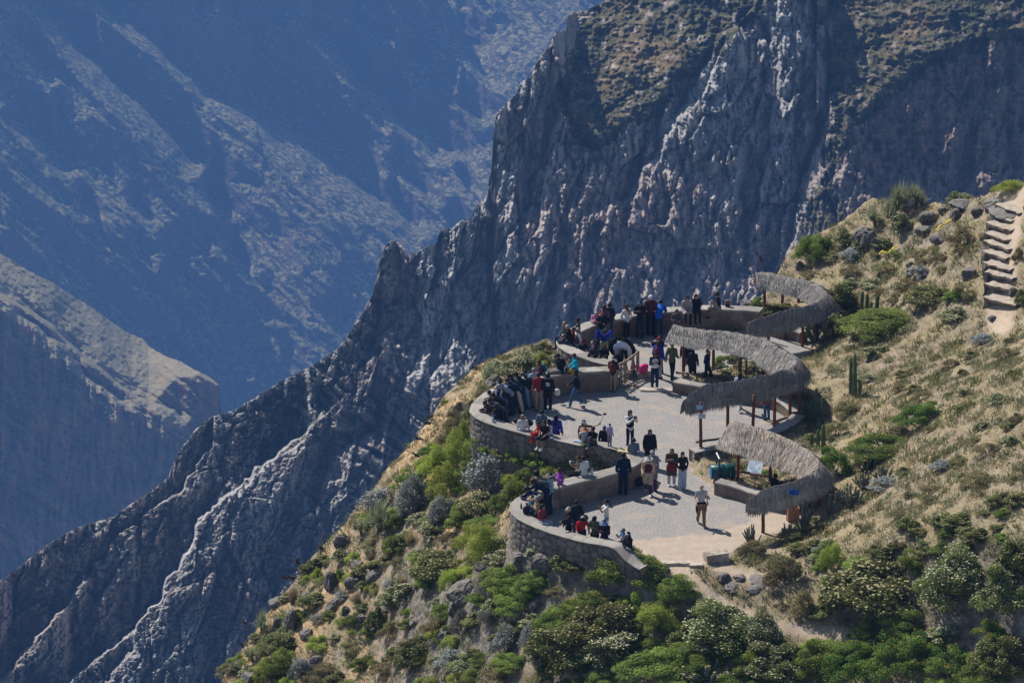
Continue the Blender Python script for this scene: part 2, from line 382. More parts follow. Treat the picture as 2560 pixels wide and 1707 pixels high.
# the air of the canyon
bm = bmesh.new(); bmesh.ops.create_cube(bm, size=1)
for v in bm.verts: v.co = Vector((v.co.x*3400, 2300+v.co.y*4800, -702+v.co.z*1540))
hz = bpy.data.materials.new('canyon_air'); hz.use_nodes = True; t = hz.node_tree; t.nodes.clear()
pv = t.nodes.new('ShaderNodeVolumePrincipled'); ho = t.nodes.new('ShaderNodeOutputMaterial'); t.links.new(pv.outputs[0], ho.inputs['Volume'])
pv.inputs['Color'].default_value = (.155, .345, .80, 1); pv.inputs['Density'].default_value = .00016; pv.inputs['Anisotropy'].default_value = .1
tag(obj_bm('haze', bm, hz), kind='stuff')
# ================================================================ the near hill and the viewing terrace
WZ = .95                                 # height of the parapet above the terrace
WA = [(1612,1384),(1580,1375),(1538,1361),(1500,1354),(1466,1347),(1430,1338),(1395,1328),(1359,1315),(1324,1299),(1303,1285),(1295,1270),(1303,1254),(1330,1237),(1370,1219),(1415,1206),(1450,1197),(1484,1190),(1520,1180),(1552,1170),(1580,1157),(1591,1143),(1580,1130),(1561,1122),(1530,1114),(1500,1110),(1453,1106),(1419,1099),(1371,1090),(1324,1079),(1276,1067),(1244,1057),(1212,1044),(1197,1032),(1196,1018),(1208,1001),(1234,981),(1270,962),(1315,946),(1360,937),(1410,930),(1470,924),(1536,920)]
WB = [(1535,907),(1500,900),(1470,890),(1439,880),(1413,864),(1412,848),(1428,832),(1454,819),(1482,808),(1510,800),(1540,793),(1564,788),(1589,784),(1645,777),(1700,773),(1753,769),(1813,769),(1860,770),(1905,775)]
def plan(pts, z): return [(float(a), float(b)) for a, b in (PZ(px, py, z)[:2] for px, py in pts)]
pWA = smooth_pl(plan(WA, WZ), 6); pWB = smooth_pl(plan(WB, WZ), 6)
RB = [(1925,815),(1965,832),(2012,850),(2026,872),(2000,893),(1930,905),(1850,925),(1780,944),(1690,950),(1686,975),(1760,990),(1850,1010),(1934,1020),(1985,1048),(1998,1064),(1945,1090),(1880,1110),(1806,1133),(1727,1157),(1728,1180),(1760,1205),(1793,1238),(1890,1262),(1960,1275),(1995,1287),(1975,1312),(1930,1336),(1880,1352),(1840,1372),(1790,1398),(1750,1414),(1660,1411),(1612,1410)]
TER = pWA+pWB+plan(RB, 0)
CTL = [(2100,830,.7),(2300,830,2),(2500,800,3.2),(2560,800,3.6),(2000,740,.6),(2100,700,1.5),(2250,650,2.5),(2500,600,5),(2560,600,5.4),(1990,650,1.3),(1900,700,.5),(2060,575,2.4),(2180,505,3.6),(2330,515,4.4),(2450,492,5.6),(2560,470,6.4),
 (2150,1000,1.0),(2350,1000,2.8),(2560,1000,4.5),(2100,1200,.9),(2300,1200,2.4),(2560,1200,4),(2010,1350,.4),(2200,1400,1.4),(2560,1400,2.8),(2040,900,.6),(2050,1080,.25),
 (1700,1450,-.4),(1800,1500,-.7),(1900,1550,-1.0),(2100,1590,-1.0),(2400,1600,-.2),(2560,1600,.5),(1900,1707,-2.2),(2200,1707,-1.8),(2560,1707,-.8),(1880,1440,-.1),
 (1500,1530,-1.4),(1500,1620,-2.1),(1380,1520,-1.7),(1500,1440,-.4),(1400,1405,-.3),(1350,1390,-.3),(1450,1425,-.35),(1310,1370,-.35),(1600,1440,-.6),(1500,1707,-3.0),(1300,1450,-1.5),(1250,1600,-3.4),(1250,1707,-4.3),(1100,1300,-2.9),(1200,1210,-1.8),(1250,1145,-.8),(1150,1060,-2.0),(1350,1160,-.5),(1450,1150,-.35),(1540,1140,-.3),
 (1100,1500,-4.2),(1100,1620,-5.2),(1000,1350,-4.4),(900,1350,-5.2),(950,1600,-6.9),(800,1450,-6.9),(700,1550,-8.2),(600,1707,-9.6),(850,1707,-8.5),(1270,1330,-1.1),(1185,1090,-.9),
 (1300,890,-1.1),(1400,900,-.5),(1480,908,-.15),(1240,925,-1.3),(1350,930,-.5),(1500,760,-.7),(1700,750,-.5),(1640,1460,-.9)]
cx, cy, cz = [], [], []
for a, b, c in CTL:
    x, y, z = PZ(a, b, c); cx.append(float(x)); cy.append(float(y)); cz.append(c)
for x, y, z in ((-14, 120, -26), (8, 120, -7), (30, 120, 2), (44, 150, 9), (44, 185, 12), (30, 140, 1)): cx.append(x); cy.append(y); cz.append(z)
cx, cy, cz = map(np.array, (cx, cy, cz)); n = len(cx)
def _phi(r2): return .5*r2*np.log(r2+1e-9)
A = np.zeros((n+3, n+3)); A[:n,:n] = _phi((cx[:,None]-cx)**2+(cy[:,None]-cy)**2)+np.eye(n)*.6
A[:n,n] = 1; A[:n,n+1] = cx; A[:n,n+2] = cy-170; A[n:,:n] = A[:n,n:].T
W_ = np.linalg.solve(A, np.concatenate([cz, [0,0,0]]))
TPS_N, TPS_X, TPS_Y, TPS_W = n, cx.copy(), cy.copy(), W_.copy()
def tps(x, y):
    r = TPS_W[TPS_N]+TPS_W[TPS_N+1]*x+TPS_W[TPS_N+2]*(y-170)
    for i in range(TPS_N): r = r+TPS_W[i]*_phi((x-TPS_X[i])**2+(y-TPS_Y[i])**2)
    return r
EDGE_PX = [(545,1707,-9.7),(650,1560,-8.6),(720,1475,-7.7),(780,1405,-6.8),(860,1335,-5.8),(950,1240,-4.8),(1040,1120,-3.5),(1100,1030,-2.8),(1165,950,-2.1),(1225,895,-1.5),(1300,860,-1.1),(1370,845,-1.0)]
EDGE = []
for a, b, c in EDGE_PX:
    x, y, z = PZ(a, b, c); EDGE.append((float(x), float(y)))
EDGE = [(-17.5,140),(-14.5,155)]+EDGE
for a, b, c in [(1400,792,.95),(1470,783,.95),(1560,766,.95),(1680,756,.95),(1800,751,.95),(1890,748,.9),(1925,705,.7),(1975,655,.9),(2050,585,2.2),(2120,540,3.0),(2180,500,3.6),(2330,508,4.5),(2450,485,5.7),(2560,465,6.4)]:
    x, y, z = PZ(a, b, c); EDGE.append((float(x), float(y)))
EDGE += [(35,186),(60,188)]
OUT = EDGE+[(60,260),(-80,260),(-80,140)]
def planter(x, y):                       # raised beds of the two peninsulas
    px, py = proj(x, y, 0*x)
    a = in_poly(px, py, [(1700,952),(1780,946),(1850,927),(1930,908),(2010,930),(2000,1040),(1985,1046),(1934,1017),(1850,1006),(1760,986)])
    b = in_poly(px, py, [(1740,1158),(1806,1136),(1880,1113),(1945,1093),(2000,1068),(2040,1150),(1995,1280),(1960,1272),(1890,1259),(1800,1235)])
    return a*.35+b*.3
def ground(x, y, rough=True):
    x = np.asarray(x, float); y = np.asarray(y, float)
    z = tps(x, y)
    ins = in_poly(x, y, TER); d = pl_dist(x, y, TER+[TER[0]])
    east = smooth((x-4)/3)
    w = .45+1.6*east
    k = np.where(ins, 0, smooth(d/w))
    if rough:
        z = z+k*(.22*fbm(x/2.6, y/2.6, 4, 301)+.10*ridged(x/.9, y/.9, 3, 311)*smooth((-2-z)/3+.3))
    z = z*k; pl = planter(x, y)
    z = np.where((pl > 0) & (k < 1), np.maximum(z, pl), z)
    if rough: z = z+ins*.012*fbm(x/.7, y/.7, 3, 321)
    o = in_poly(x, y, OUT); de = pl_dist(x, y, EDGE)
    jag = .35*fbm(x/1.7, y/1.7, 3, 331)+.1
    return z-o*(2.6*np.maximum(de-.15+jag, 0)+.25*np.maximum(de-.15, 0)**1.5)*(1 if rough else 1)
def hit(px, py):                         # where the photo pixel meets the hill
    lo = 138.0
    ds = np.arange(138, 215, .25); x, y, z = PD(px, py, ds); g = ground(x, y)
    i = np.argmax(z < g)
    if not (z < g).any(): i = len(ds)-1
    a, b = ds[max(i-1, 0)], ds[i]
    for _ in range(9):
        m = (a+b)/2; x, y, z = PD(px, py, m)
        if float(z) < float(ground(x, y)): b = m
        else: a = m
    x, y, z = PD(px, py, b); return float(x), float(y), float(z)

def mat_ground():
    s = NT('hill_soil_and_gravel'); g = s.attr('gravel'); p = s.attr('path'); dry = s.attr('dry')
    big = s.noise(.5, 5, .6); mid = s.noise(2.2, 5, .65); fine = s.noise(14, 4, .7); speck = s.voro(9)
    soil = s.mix(s.mr(mid, .35, .65), (.19, .155, .11), (.37, .30, .22))
    straw = s.mix(s.mr(fine, .35, .65), (.22, .18, .10), (.40, .32, .19))
    soil = s.mix(s.mr(big, .4, .6, .2, .85), soil, straw)
    soil = s.mix(dry, soil, s.mix(s.mr(mid, .35, .65), (.40, .25, .13), (.47, .35, .21)))
    soil = s.mix(s.mr(s.noise(4, 4, .7), .55, .68, 0, .55), soil, (.10, .11, .05))
    z = nz(s); soil = s.mix(s.mr(z, .78, .6), soil, s.mix(s.mr(mid, .4, .6), (.10, .09, .08), (.25, .22, .19)))
    grav = s.mix(s.mr(fine, .3, .7), (.17, .16, .155), (.40, .385, .365))
    grav = s.mix(s.mr(speck, .05, .30, .6, 0), grav, (.60, .59, .58))
    grav = s.mix(s.mr(s.noise(1.1, 5, .65), .50, .66), grav, s.mix(s.mr(fine, .3, .7), (.30, .25, .205), (.46, .385, .32)))
    grav = s.mix(s.mr(s.noise(.8, 5, .7, s.stretch(.6, 1, 1)), .62, .72, 0, .4), grav, (.42, .40, .16))
    dirt = s.mix(s.mr(mid, .3, .7), (.45, .35, .26), (.60, .48, .37))
    dirt = s.mix(s.mr(fine, .3, .7, 0, .35), dirt, (.30, .24, .18))
    c = s.mix(p, soil, dirt); c = s.mix(g, c, grav)
    s.col(c); s.bump(s.math('ADD', fine, mid), .5, .06); return s.m
gx = np.arange(-40, 50, .16); gy = np.arange(128, 216, .2)
gx = np.concatenate([np.arange(-60, -20, .8), np.arange(-20, 34, .15), np.arange(34, 60, .8)])
gy = np.concatenate([np.arange(118, 148, .5), np.arange(148, 206, .17), np.arange(206, 240, 1.0)])
X, Y = np.meshgrid(gx, gy); Z = ground(X, Y)
hill = mesh_np('hillside', np.stack([X, Y, Z], -1).reshape(-1, 3), grid_faces(len(gy), len(gx)), [mat_ground()], smooth_shade=True)
tag(hill, kind='structure')
PXg, PYg = proj(X, Y, Z)
wx = X+.35*fbm(X/.8, Y/.8, 3, 341); wy = Y+.35*fbm(X/.8, Y/.8, 3, 343)
ins = in_poly(wx, wy, TER); dT = pl_dist(wx, wy, TER+[TER[0]])
grv = np.where(ins, 1, 0)*smooth(1.5-planter(X, Y)*9)
low = in_poly(*proj(wx, wy, Z), [(1480,1370),(1600,1350),(1800,1330),(2000,1240),(2000,1420),(1500,1430)])
grv = grv*np.where(low, .25, 1)
WX, WY = proj(wx, wy, Z)
pth = np.clip(ins*1.0, 0, 1)
pth = np.maximum(pth, smooth((34-pl_dist(WX, WY*1.5, [(1690,1395*1.5),(1720,1450*1.5),(1790,1505*1.5)]))/12))
pth = np.maximum(pth, smooth((26-pl_dist(WX, WY*1.5, [(1760,1480*1.5),(1850,1535*1.5),(1960,1570*1.5),(2110,1590*1.5)]))/9))
pth = np.maximum(pth, .9*smooth((46-pl_dist(WX, WY, [(2500,800),(2500,700),(2510,600),(2530,480)]))/20))
pth = np.maximum(pth, .75*smooth((26-pl_dist(WX, WY, [(1800,1420),(1880,1440),(1960,1470)]))/22)*(fbm(X/.9, Y/.9, 3, 351) > -.15))
pth = np.maximum(pth, .5*smooth((14-pl_dist(WX, WY, [(2300,985),(2260,920),(2230,880)]))/12))
pth = np.maximum(pth, .6*smooth((18-pl_dist(WX, WY, [(2400,1660),(2440,1600),(2470,1560)]))/12))
dry = smooth((1330-WX)/150)*smooth(fbm(X/2, Y/2, 3, 361)*2+.6)
attr(hill, 'gravel', grv); attr(hill, 'path', pth); attr(hill, 'dry', dry)

# ---------------------------------------------------------------- masonry
def voro2(x, y, seed=0):
    ix = np.floor(x); iy = np.floor(y); f1 = np.full(x.shape, 9.); f2 = f1.copy(); cid = np.zeros(x.shape)
    z = np.zeros_like(ix)
    for a in (-1, 0, 1):
        for b in (-1, 0, 1):
            hx = _hash(ix+a, iy+b, z, seed)/4294967296.; hy = _hash(ix+a, iy+b, z, seed+5)/4294967296.
            d = np.hypot(ix+a+.15+.7*hx-x, iy+b+.15+.7*hy-y); c = _hash(ix+a, iy+b, z, seed+9)/4294967296.
            m = d < f1; f2 = np.where(m, f1, np.minimum(f2, d)); cid = np.where(m, c, cid); f1 = np.where(m, d, f1)
    return f1, f2-f1, cid
def mat_masonry():
    s = NT('masonry'); e = s.attr('edge'); c = s.attr('cell'); inn = s.attr('plaster'); top = s.attr('cap')
    fine = s.noise(22, 4, .7); mid = s.noise(3, 4, .6)
    st = s.mix(c, (.10, .09, .082), (.29, .25, .215)); st = s.mix(s.mr(mid, .35, .65, 0, .5), st, (.25, .22, .20))
    st = s.mix(s.mr(fine, .3, .7, .3, 0), st, (.08, .075, .07))
    st = s.mix(s.mr(e, .05, .22, .85, 0), st, (.07, .062, .055))
    pl = s.mix(s.mr(mid, .3, .7), (.13, .10, .08), (.22, .17, .135)); pl = s.mix(s.mr(c, .6, .95, 0, .5), pl, (.38, .30, .24))
    cp = s.mix(c, (.23, .21, .19), (.40, .37, .335)); cp = s.mix(s.mr(e, .02, .10, .8, 0), cp, (.16, .14, .12)); cp = s.mix(s.mr(fine, .35, .65, .35, 0), cp, (.24, .22, .19))
    s.col(s.mix(top, s.mix(inn, st, pl), cp)); s.bump(fine, .5, .02); return s.m
M_MAS = mat_masonry()
def masonry_wall(name, pts, zt, zb_out, zb_in, half=.29, outer=1, step=.06, scale=2.9, seed=0, cap=.03):
    """outer=+1: the stone face lies left of travel"""
    P = np.array(pts); seg = np.hypot(*np.diff(P, axis=0).T); L = np.concatenate([[0], np.cumsum(seg)])
    s = np.arange(0, L[-1], step); x = np.interp(s, L, P[:,0]); y = np.interp(s, L, P[:,1])
    k = np.ones(9)/9; pad = lambda v: np.convolve(np.pad(v, 4, mode='edge'), k, 'valid')
    tx = pad(np.gradient(x)); ty = pad(np.gradient(y)); h = np.hypot(tx, ty); nx, ny = -ty/h*outer, tx/h*outer
    zt_ = zt(s/L[-1]) if callable(zt) else zt+0*s
    zt_ = zt_+.025*noise2(s/1.3, 0*s, seed+3)
    nO = int((zt if not callable(zt) else .95)/step-zb_out/step)+2; nI = 14; nT = 7
    rows = []
    def put(off, z, o_, c_, top, inn, edge): rows.append((x+nx*off, y+ny*off, z+0*s, o_, c_, top+0*s, inn+0*s, edge))
    v = np.linspace(0, 1, nO)
    for t in v:
        z = zb_out+(zt_-cap-zb_out)*t
        sx = s*scale+.25*noise2(s*2, z*2+0*s, seed); sz = z*scale*1.25+.25*noise2(s*2+9, z*2+0*s, seed)
        f1, e, c = voro2(sx, sz, seed); put(half+.055*smooth(e/.25)-.03+.012*fbm(s*7, z*7+0*s, 2, seed), z, f1, c, 0, 0, e)
    ring = [(half+.05, -.02), (half+.055, .0)]+[(half*(1-2*i/(nT-1)), .012) for i in range(nT)]+[(-half-.03, 0), (-half-.03, -.05)]
    for off, dz in ring:
        jo = .035*noise2(s*2.3, np.full_like(s, np.sign(off)*7), seed+21) if abs(off) >= half-.01 else 0
        f1, e, c = voro2(s*1.5, (off+5)*1.7+0*s, seed+40); put(off+jo, zt_+dz+.016*(c-.5)-.01*(e < .06), f1, c, 1, 0, e)
    for i in range(nI):
        t = (i+1)/nI; z = zt_-.06-(zt_-.06-zb_in)*t
        f1, e, c = voro2(s*1.5, z*1.9, seed+60); put(-half+.012*fbm(s*3, z*3+0*s, 3, seed), z, f1, c, 0, 1, e)
    V = np.stack([np.stack([r[0], r[1], r[2]], -1) for r in rows]); nr, nc = V.shape[:2]
    Fq = grid_faces(nr, nc)
    V2 = V.reshape(-1, 3); at = {q: np.stack([r[i] for r in rows]).reshape(-1) for q, i in (('cell', 4), ('cap', 5), ('plaster', 6), ('edge', 7))}
    # end caps
    idx = np.arange(nr*nc).reshape(nr, nc); ends = []
    for c in (0, nc-1):
        col_ = idx[:, c]
        for i in range(nr//2-1):
            q = [col_[i], col_[i+1], col_[nr-2-i], col_[nr-1-i]]; ends.append(q if c == 0 else q[::-1])
    o = mesh_np(name, V2, np.vstack([Fq, np.array(ends)]), [M_MAS]); 
    for q in at: attr(o, q, at[q])
    return o
za = lambda t: .42+(WZ-.42)*smooth(t/.045)
w = masonry_wall('stone_parapet', pWA, za, -2.6, -.1, outer=1, seed=3)
tag(w, 'long curving stone parapet with two rounded bays round the lower and middle terraces', 'stone wall')
w = masonry_wall('stone_parapet', pWB, WZ, -1.2, -.1, outer=1, seed=13)
tag(w, 'stone parapet curving round the farthest terrace with people leaning along it', 'stone wall')
LW = [([(1688,950),(1715,955),(1760,962),(1810,970),(1860,978),(1905,985),(1940,993),(1972,1010),(1993,1030)], .5, 'low rough stone bench wall under the middle thatched shelter'),
      ([(1995,1036),(1975,1055),(1945,1072),(1900,1088),(1850,1101),(1806,1113),(1729,1127)], .5, 'low pale stone bench wall behind the post with the two small signs'),
      ([(1793,1200),(1820,1206),(1850,1214),(1885,1226),(1930,1238),(1975,1245)], .55, 'low stone bench wall beside the green barrel'),
      ([(1935,812),(1975,818),(2012,830)], .5, 'short low stone wall under the farthest thatched shelter')]
for i, (p, z, lab) in enumerate(LW):
    w = masonry_wall('bench_wall', smooth_pl(plan(p, z), 5), z, -.15, -.05, half=.24, outer=1, seed=30+i, step=.08)
    tag(w, lab, 'low wall', 'low bench walls along the uphill side')
# ================================================================ built things on the terrace
def M(name, c, rough=.8, c2=None, sc=8):
    s = NT(name); s.rough(rough); s.col(s.mix(s.mr(s.noise(sc, 4), .35, .65), c, c2) if c2 else c); return s.m
M_POST = M('red_brown_wood', (.13, .042, .022), .8, (.20, .07, .04), 12)
M_LOG = M('weathered_log', (.17, .10, .07), .9, (.30, .21, .15), 10)
M_GREYWOOD = M('grey_wood', (.24, .18, .13), .9, (.40, .32, .25), 10)
M_METAL = M('dark_metal', (.03, .035, .045), .5)
M_STONE = M('step_stone', (.22, .18, .15), .95, (.50, .42, .35), 3)
M_SLAB = M('pale_slab', (.40, .34, .28), .95, (.58, .50, .42), 4)
def tube(bm, a, b, r0, r1=None, n=8, wob=0):
    a, b = Vector(a), Vector(b); r1 = r0 if r1 is None else r1; d = (b-a); L = d.length
    q = d.to_track_quat('Z', 'Y'); k = 5 if wob else 2; rings = []
    for i in range(k):
        t = i/(k-1); c = a+d*t+(q @ Vector((random.uniform(-wob, wob), random.uniform(-wob, wob), 0)) if 0 < i < k-1 else Vector())
        r = r0+(r1-r0)*t
        rings.append([bm.verts.new(c+q @ Vector((math.cos(6.2832*j/n)*r, math.sin(6.2832*j/n)*r, 0))) for j in range(n)])
    for i in range(k-1):
        for j in range(n): bm.faces.new((rings[i][j], rings[i][(j+1) % n], rings[i+1][(j+1) % n], rings[i+1][j]))
    bm.faces.new(rings[0][::-1]); bm.faces.new(rings[-1])
def box(bm, c, s, rz=0, rx=0, ry=0, bev=0, jit=0):
    r = bmesh.ops.create_cube(bm, size=1); m = Matrix.Translation(Vector(c)) @ Matrix.Rotation(rz, 4, 'Z') @ Matrix.Rotation(rx, 4, 'X') @ Matrix.Rotation(ry, 4, 'Y') @ Matrix.Diagonal((*s, 1))
    vs = r['verts']; bmesh.ops.transform(bm, matrix=m, verts=vs)
    if bev:
        es = list({e for v in vs for e in v.link_edges}); bmesh.ops.bevel(bm, geom=es, offset=bev, segments=2, affect='EDGES')
    return vs
def mat_thatch(name, dark, lite, warm=.0):
    s = NT(name); u = s.attr('u'); v = s.attr('v')
    cb = s.n('ShaderNodeCombineXYZ'); s.l(u, cb.inputs[0]); s.l(v, cb.inputs[1])
    st = s.noise(1, 3, .6, s.stretch(11, 1.5, 1, cb.outputs[0])); bl = s.noise(1, 4, .6, s.stretch(1.2, 1.0, 1, cb.outputs[0]))
    c = s.mix(s.mr(st, .38, .62), dark, lite); c = s.mix(s.mr(bl, .5, .7, 0, .5), c, (.13, .10, .075))
    if warm: c = s.mix(s.mr(s.noise(1.5), .5, .65, 0, warm), c, (.30, .17, .08))
    s.col(c); s.bump(st, .8, .04); return s.m
def shelter(ridge, posts, rails, label, mats, seed, droop=None):
    rng = np.random.default_rng(seed)
    P = []
    for px, py, z, w, d in ridge: x, y, _ = PZ(px, py, z); P.append((float(x), float(y), z, w, d))
    P = np.array(P); k = 10; pts = []
    Q = np.vstack([2*P[0]-P[1], P, 2*P[-1]-P[-2]])
    for i in range(1, len(Q)-2):
        for j in range(k):
            t = j/k; p0, p1, p2, p3 = Q[i-1:i+3]
            pts.append(.5*((2*p1)+(-p0+p2)*t+(2*p0-5*p1+4*p2-p3)*t*t+(-p0+3*p1-3*p2+p3)*t**3))
    pts.append(P[-1]); pts = np.array(pts)
    seg = np.hypot(*np.diff(pts[:, :2], axis=0).T); L = np.concatenate([[0], np.cumsum(seg)])
    s = np.arange(0, L[-1], .07); C = np.stack([np.interp(s, L, pts[:, i]) for i in range(5)], -1)
    T = np.gradient(C[:, :2], axis=0); T = np.stack([np.convolve(np.pad(T[:, i], 5, mode='edge'), np.ones(11)/11, 'valid') for i in (0, 1)], -1)
    T /= np.linalg.norm(T, axis=1)[:, None]; N = np.stack([-T[:, 1], T[:, 0]], -1)
    root = empty('thatched_shelter', (float(C[len(C)//2, 0]), float(C[len(C)//2, 1]), 0)); off = np.array(root.location)
    def surf(i, v):       # v -1..1 across
        c = C[i]; a = np.abs(v); w = c[..., 3]*v*.74
        z = c[..., 2]-c[..., 4]*(a**1.15)+.07*noise2(s[i]*1.5, v*2, seed)+.05*noise2(s[i]*5, v*6, seed+1)
        return np.stack([c[..., 0]+N[i, 0]*w, c[..., 1]+N[i, 1]*w, z], -1)
    vs = np.linspace(-1, 1, 25); I = np.arange(len(s))
    top = np.stack([surf(I, np.full(len(s), v)) for v in vs]); bot = top-np.array([0, 0, .12]); bot[0] += [0, 0, .1]; bot[-1] += [0, 0, .1]
    V = np.concatenate([top, bot[::-1]]); nr, nc = V.shape[:2]
    Vf = V.reshape(-1, 3)-off; Fq = [grid_faces(nr, nc)]; ix = np.arange(nr*nc).reshape(nr, nc)
    Fq.append(np.stack([ix[-1, :-1], ix[0, :-1], ix[0, 1:], ix[-1, 1:]], -1))
    h = nr//2
    for c in (0, nc-1):
        q = [[ix[i, c], ix[i+1, c], ix[nr-2-i, c], ix[nr-1-i, c]] for i in range(h-1)]; Fq.append(np.array([a[::-1] if c == 0 else a for a in q]))
    U = np.tile(s, nr); VV = np.repeat(np.concatenate([vs, vs[::-1]]), nc)
    # straw
    n = int(len(s)*.07*1500); i = rng.integers(0, len(s), n); v = rng.uniform(-1, 1, n)
    rg = rng.random(n) < .18; v[rg] = rng.normal(0, .12, rg.sum())
    sg = np.sign(v)+(v == 0); v = np.clip(v, -.97, .97)
    ln = rng.uniform(.2, .5, n)/np.maximum(C[i, 3], .3); v2 = np.clip(v+sg*ln, -1-.13/np.maximum(C[i, 3], .3), 1+.13/np.maximum(C[i, 3], .3)); i2 = np.clip(i+rng.integers(-1, 2, n)+2, 0, len(s)-1)
    a = surf(i, v)+[0, 0, .0]; b = surf(i2, v2); b[:, 2] += rng.uniform(.0, .06, n)-.12*np.maximum(np.abs(v2)-1, 0)*3
    a[:, 2] += .012; b[rg, 2] += rng.uniform(0, .05, rg.sum())
    e = np.array([T[i, 0], T[i, 1], 0*s[i]]).T*rng.uniform(.008, .024, n)[:, None]
    SV = np.stack([a-e, a+e, b+e*.3, b-e*.3], 1).reshape(-1, 3)-off
    SF = np.arange(len(SV)).reshape(-1, 4)+len(Vf)
    allV = np.vstack([Vf, SV]); allF = np.vstack(Fq+[SF])
    o = mesh_np('thatch_roof', allV, allF, [mats], root)
    su = np.repeat(s[i]+rng.uniform(-.02, .02, n)*40, 4); sv = np.repeat(v*3, 4)
    attr(o, 'u', np.concatenate([U, su])); attr(o, 'v', np.concatenate([VV, sv]))
    for px, py, z0, h in posts:
        x, y, _ = PZ(px, py, z0); bm = bmesh.new()
        # reach up into the thatch above
        tube(bm, (0, 0, -.2), (random.uniform(-.03, .03), random.uniform(-.03, .03), h), .075, .062, 9, .012)
        p = obj_bm('post', bm, M_POST, root, True); p.location = Vector((float(x), float(y), z0))-Vector(root.location)
    for (ax, ay, az), (bx, by, bz) in rails:
        A = PZ(ax, ay, az); B = PZ(bx, by, bz); bm = bmesh.new()
        tube(bm, Vector([float(q) for q in A])-Vector(root.location), Vector([float(q) for q in B])-Vector(root.location), .06, .05, 8, .015)
        obj_bm('rail', bm, M_LOG, root, True)
    # pole frame under the thatch
    bm = bmesh.new()
    for j in range(0, len(s)-8, 14):
        A = C[j]-0; B = C[min(j+15, len(s)-1)]
        tube(bm, (A[0]-off[0], A[1]-off[1], A[2]-.24), (B[0]-off[0], B[1]-off[1], B[2]-.24), .045, .045, 6)
        for sd in (-.85, .85):
            e_ = surf(np.array([j]), np.array([sd]))[0]-off
            tube(bm, (A[0]-off[0], A[1]-off[1], A[2]-.26), (e_[0], e_[1], e_[2]-.2), .035, .035, 6)
    obj_bm('roof_frame', bm, M_POST, root)
    tag(root, label, 'thatched shelter', 'horseshoe thatched shelters')
    return root
MT = [mat_thatch('grey_thatch', (.11, .10, .095), (.45, .42, .39)), mat_thatch('brown_grey_thatch', (.17, .14, .12), (.60, .53, .46), .35)]
SH1 = shelter([(1889,682,2.1,.85,.5),(1925,682,2.1,.95,.5),(1975,694,2.05,.95,.5),(2018,702,2.0,.95,.5),(2048,715,2.0,.9,.5),(2066,736,1.95,.85,.55),(2050,754,1.9,.75,.6),(2005,766,1.9,.45,.6),(1955,778,1.85,.4,.6),(1905,794,1.8,.38,.55),(1868,808,1.6,.4,.4)],
    [(1911,786,0,1.6),(1956,780,0,1.6),(1996,768,.3,1.4),(1960,850,0,1.25),(2006,866,0,1.3),(2040,838,.3,1.3),(1920,852,0,1.2)],
    [], 'smallest grey thatched shelter at the far end, curling round below the rocky slope', MT[0], 1)
SH2 = shelter([(1684,812,2.45,1.0,.5),(1720,820,2.42,1.05,.52),(1760,825,2.4,1.1,.52),(1810,828,2.4,1.1,.52),(1865,838,2.4,1.15,.55),(1915,852,2.4,1.15,.55),(1960,876,2.4,1.15,.65),(1990,902,2.4,.85,.62),(1980,920,2.4,.7,.65),(1935,932,2.5,.45,.68),(1880,944,2.6,.4,.68),(1820,955,2.8,.4,.68),(1765,960,2.9,.4,.68),(1735,978,2.7,.4,.6),(1706,1004,2.45,.12,.3)],
    [(1709,947,0,1.95),(1783,943,0,1.9),(1850,946,.35,1.7),(1908,958,.35,1.7),(1751,1146,0,2.45),(1818,1120,.0,2.3),(1882,1100,.2,2.0),(1936,1067,.0,1.95),(1975,1058,.0,1.9),(1999,1032,.4,1.6),(1950,1000,.4,1.6),(1984,1002,.4,1.6)],
    [((1690,931,.35),(1784,941,.35)),((1786,948,.3),(1840,951,.3)),((1740,1105,.75),(1800,1096,.75)),((1928,1059,.12),(1998,1033,.3)),((1940,975,.5),(1990,1005,.5))],
    'largest grey thatched shelter, its lower arm ending in a drooping tip over the middle terrace', MT[0], 2)
SH3 = shelter([(1830,1050,2.7,1.25,.85),(1860,1060,2.7,1.3,.85),(1900,1070,2.65,1.35,.85),(1945,1086,2.6,1.35,.85),(1990,1106,2.5,1.25,.8),(2025,1130,2.45,1.0,.7),(2045,1155,2.4,.85,.65),(2035,1180,2.35,.75,.65),(2000,1197,2.3,.45,.62),(1955,1210,2.2,.4,.62),(1915,1220,2.1,.4,.62),(1893,1234,1.95,.4,.55),(1866,1252,1.7,.12,.3)],
    [(1845,1202,.3,2.1),(1926,1201,.3,2.0),(1907,1331,0,1.6),(1970,1300,0,1.55),(2022,1268,.2,1.5),(2045,1262,.3,1.5),(2010,1235,.3,1.6)],
    [((1838,1176,.55),(1924,1192,.5)),((1866,1195,.35),(1905,1215,.3))],
    'nearest brown-grey thatched shelter, open towards the canyon, blue sheeting under its lower arm', MT[1], 3)

